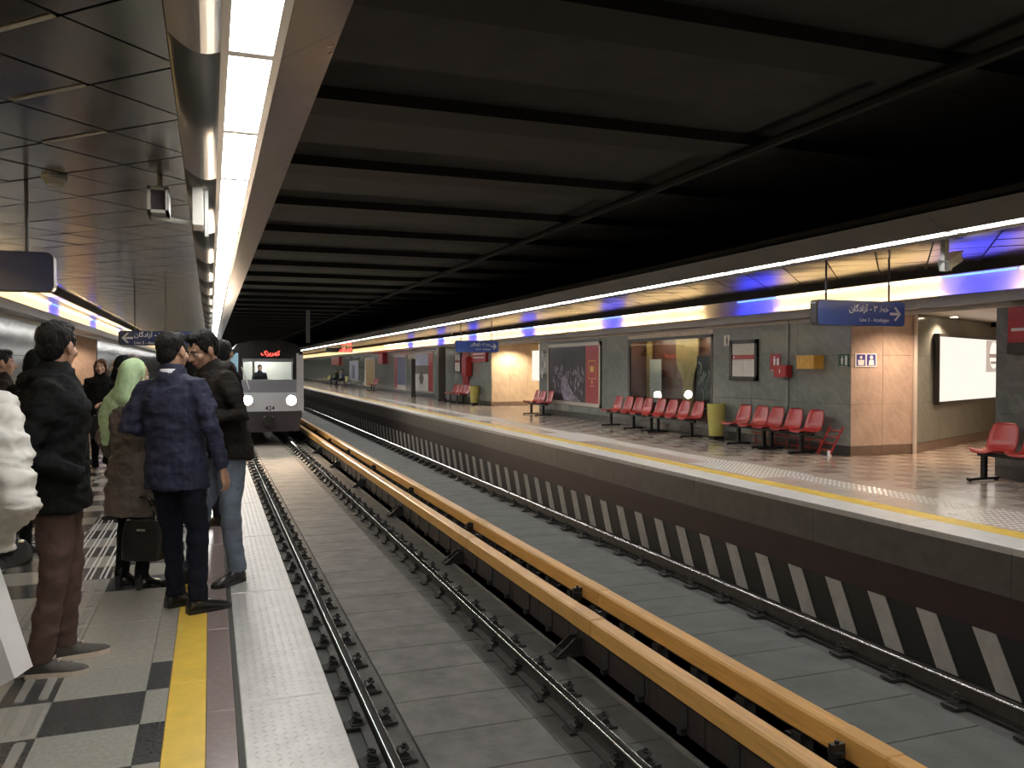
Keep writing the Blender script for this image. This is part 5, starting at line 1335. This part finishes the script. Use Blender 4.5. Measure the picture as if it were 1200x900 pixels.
# man in the black jacket with hood, brown trousers, sneakers
P2 = (-0.72, 4.62)
person('man in black hooded jacket, brown trousers and grey sneakers looking down the track', P2, R_(-88), 1.71, 'black_cloth', 'brown_cloth', style='jacket', hood=True,
       arms={1: ((.265, -.10, 1.09), (.20, .125, .985)), -1: ((-.265, -.08, 1.09), (-.19, .12, .99))}, feet={1: ((.10, -.05), R_(-6)), -1: ((-.13, .03), R_(14))},
       head=(R_(60), R_(3), 0), shoes='sneaker', collar='shirt_white', bulk=1.16, hem=.80, seed=8.2, hands=False)
# woman with the green headscarf
P4 = (-0.50, 6.16)
person('woman in long taupe coat with bright green headscarf behind the blazer man', P4, R_(-42), 1.545, 'taupe_coat', 'black_cloth', style='coat',
       arms={-1: ((-.25, -.04, 1.10), (-.24, .10, .90)), 1: ((.24, .0, 1.1), (.2, .2, .95))}, scarf=('green_scarf', [[(-.03, -.04, 1.50, .10, .05), (-.10, -.10, 1.40, .10, .028), (-.155, -.10, 1.30, .085, .02), (-.185, -.085, 1.18, .06, .016), (-.20, -.07, 1.08, .038, .013)], [(.06, -.03, 1.48, .08, .05), (.10, -.02, 1.40, .08, .03), (.12, .06, 1.30, .05, .03)]]),
       shoes='heel', hem=.56, head=(R_(-10), R_(8), 0), hair='hair_brown', seed=2.2)
# person in the white padded jacket
P1 = stand(-62, 3.05)
person('person in white padded jacket with bent elbow holding a white carrier bag', P1, R_(-8), 1.66, 'puffer_white', 'black_cloth', style='puffer',
       arms={1: (local(P1, R_(-8), 24, 592, 2.92), local(P1, R_(-8), -22, 636, 3.12))}, hem=.84, seed=5.0, bulk=1.02, feet={1: ((.02, -.06), R_(10)), -1: ((-.16, -.04), R_(10))})
# woman in black with handbag
P3 = (-1.43, 12.85)
person('woman all in black with brown hair carrying a black handbag, facing the camera', P3, R_(172), 1.60, 'black_cloth', 'black_cloth', style='coat', hem=.62, hairstyle='long', hair='hair_brown', skin='skin_pale',
       arms={-1: ((-.30, -.0, 1.16), (-.10, .20, 1.08)), 1: ((.27, -.02, 1.12), (.2, .10, .92))}, bulk=1.16, shoes='boot', seed=6.0)
# partly hidden people further back
person('dark haired man hidden behind the hooded man, only the head showing', stand(261, 7.9), R_(60), 1.74, 'black_cloth', 'navy_trousers', detail=.7, bulk=.8, head=(R_(-70), 0, 0), seed=9.0, hands=False)
person('woman in black headscarf standing beyond the green headscarf, face in profile', stand(143, 8.2), R_(75), 1.60, 'black_cloth', 'black_cloth', style='coat', hem=.6, scarf='black', skin='skin_pale', detail=.7, seed=10.0, shoes='boot', hands=False)
person('person in black hooded coat standing behind the man with brown trousers', stand(43, 6.6), R_(-20), 1.62, 'black_cloth', 'black_cloth', style='coat', hem=.7, scarf='full', detail=.7, seed=11.0, shoes='boot', bulk=1.1, hands=False)
person('person in dark jacket looking sideways near the polished wall', stand(1, 7.4), R_(-75), 1.64, 'hoodie', 'navy_trousers', detail=.7, seed=12.0, bulk=1.05, hands=False)
person('grey haired person in dark coat far behind the black headscarf', stand(156, 14.0), R_(160), 1.69, 'black_cloth', 'navy_trousers', hair='hair_grey', detail=.6, seed=13.0, hands=False)
# people on the distant bench and the driver
for k, (yy, cl, lab) in enumerate(((63.7, 'blue_jacket', 'person in blue jacket sitting on the distant yellow bench'), (66.9, 'black_cloth', 'person in black sitting on the distant yellow bench'))):
    person(lab, (9.50, yy, 0.02), R_(90), 1.72, cl, 'navy_trousers', sit=True, detail=.55, seed=20.0 + k, hands=False, arms={1: ((.25, .02, 1.13), (.15, .25, 1.02)), -1: ((-.25, .02, 1.13), (-.15, .25, 1.02))})
pdv = atY(305, 440, 31.2)
person('train driver in dark uniform behind the windshield', (pdv.x, 31.5, -0.15), R_(180), 1.72, 'navy_trousers', 'navy_trousers', detail=.55, seed=31.0, hands=False, feet={1: ((.09, 0), 0), -1: ((-.09, 0), 0)})

# ================================================================== BAGS
def handbag(label, loc, rz, w_, h_, d_, m='leather_black', handle=0.18, sag=0.0):
    e = empty('handbag', loc, rz); tag(e, label, 'bag')
    b = MB(); n = 20; V = []
    for t, k in ((0, .86), (.03, .97), (.35, 1.0), (.75, .93), (.97, .80), (1.0, .76)):
        for i in range(n):
            a = 2 * PI * i / n; c, s_ = math.cos(a), math.sin(a); q = 0.35
            V.append((math.copysign(abs(c) ** q, c) * w_ / 2 * k, math.copysign(abs(s_) ** .6, s_) * d_ / 2 * (1.05 - .55 * t), t * h_))
    f = [(j * n + i, j * n + (i + 1) % n, (j + 1) * n + (i + 1) % n, (j + 1) * n + i) for j in range(5) for i in range(n)] + [tuple(range(n - 1, -1, -1)), tuple(range(5 * n, 6 * n))]
    b.add(V, f).build('bag_body', m, e, smooth=True)
    for s_ in (-1, 1):
        pts = [(w_ * .27 * math.cos(a), s_ * .022, h_ * .96 + handle * math.sin(a)) for a in np.linspace(PI, 0, 11)]
        MB().tube(pts, .009, 8).build('handle', m, e, smooth=True)
    MB().box(-.03, .03, -d_ * .36, -d_ * .30, h_ * .72, h_ * .78).build('clasp', 'metal_bright', e)
    MB().tube([(-w_ * .36, -d_ * .2, h_ * .985), (w_ * .36, -d_ * .2, h_ * .985)], .006, 6).build('zip', 'metal_bright', e)
    return e
handbag('black leather handbag on the arm of the woman in black', (-1.36, 12.58, 0.52), R_(-8), .38, .32, .16)
p = atD(170, 655, 5.50); handbag('shiny black handbag hanging low beside the taupe coat', (p.x, p.y, p.z), R_(-25), .30, .27, .14, handle=.16)
p = atD(-4, 664, 3.12); handbag('black shoulder bag under the elbow of the white jacket', (p.x, p.y, p.z), R_(20), .24, .09, .12, handle=.06)
# white carrier bag of the person in white
pts = [(-24, 640), (27, 789), (2, 803), (-95, 812), (-80, 640)]
c0 = atD(-40, 720, 2.9); e = empty('carrier_bag', tuple(c0)); e.rotation_euler = (0, 0, -PSI); tag(e, 'white paper carrier bag hanging from the hand of the white jacket', 'bag')
loc2 = [Matrix.Rotation(PSI, 4, 'Z') @ (atD(u, v, 2.9) - c0) for u, v in pts]
fr = [(p.x, p.z) for p in loc2]
b = MB(); n = len(fr); cxm = sum(p[0] for p in fr) / n; czm = sum(p[1] for p in fr) / n
V = [(p[0], -.05, p[1]) for p in fr] + [(p[0] * .97 + cxm * .03, .07, p[1]) for p in fr]
b.add(V, [tuple(range(n)), tuple(range(2 * n - 1, n - 1, -1))] + [(i, (i + 1) % n, n + (i + 1) % n, n + i) for i in range(n)]).build('bag_body', 'bag_paper', e)
for yy in (-.045, .06): MB().tube([(fr[0][0] - .03, yy, fr[0][1]), (fr[0][0] - .05, 0.01, fr[0][1] + .08), (fr[4][0] + .05, 0.01, fr[4][1] + .08), (fr[4][0] + .03, yy, fr[4][1])], .005, 6).build('handle', 'bag_paper', e)
# phone in the hooded man's hand
q = Matrix.Rotation(R_(112), 4, 'Z') @ Vector((-.13, .36, 1.27)); e = empty('phone', (P6[0] + q.x, P6[1] + q.y, q.z)); e.rotation_euler = (R_(-50), 0, R_(112)); tag(e, 'dark smartphone held by the hooded man in jeans', 'phone')
MB().box(-.037, .037, -.004, .004, -.075, .075).build('phone_body', 'black_frame', e); MB().box(-.033, .033, -.0055, -.004, -.07, .07).build('screen', 'lens', e)

bpy.data.scenes.remove(TMP)
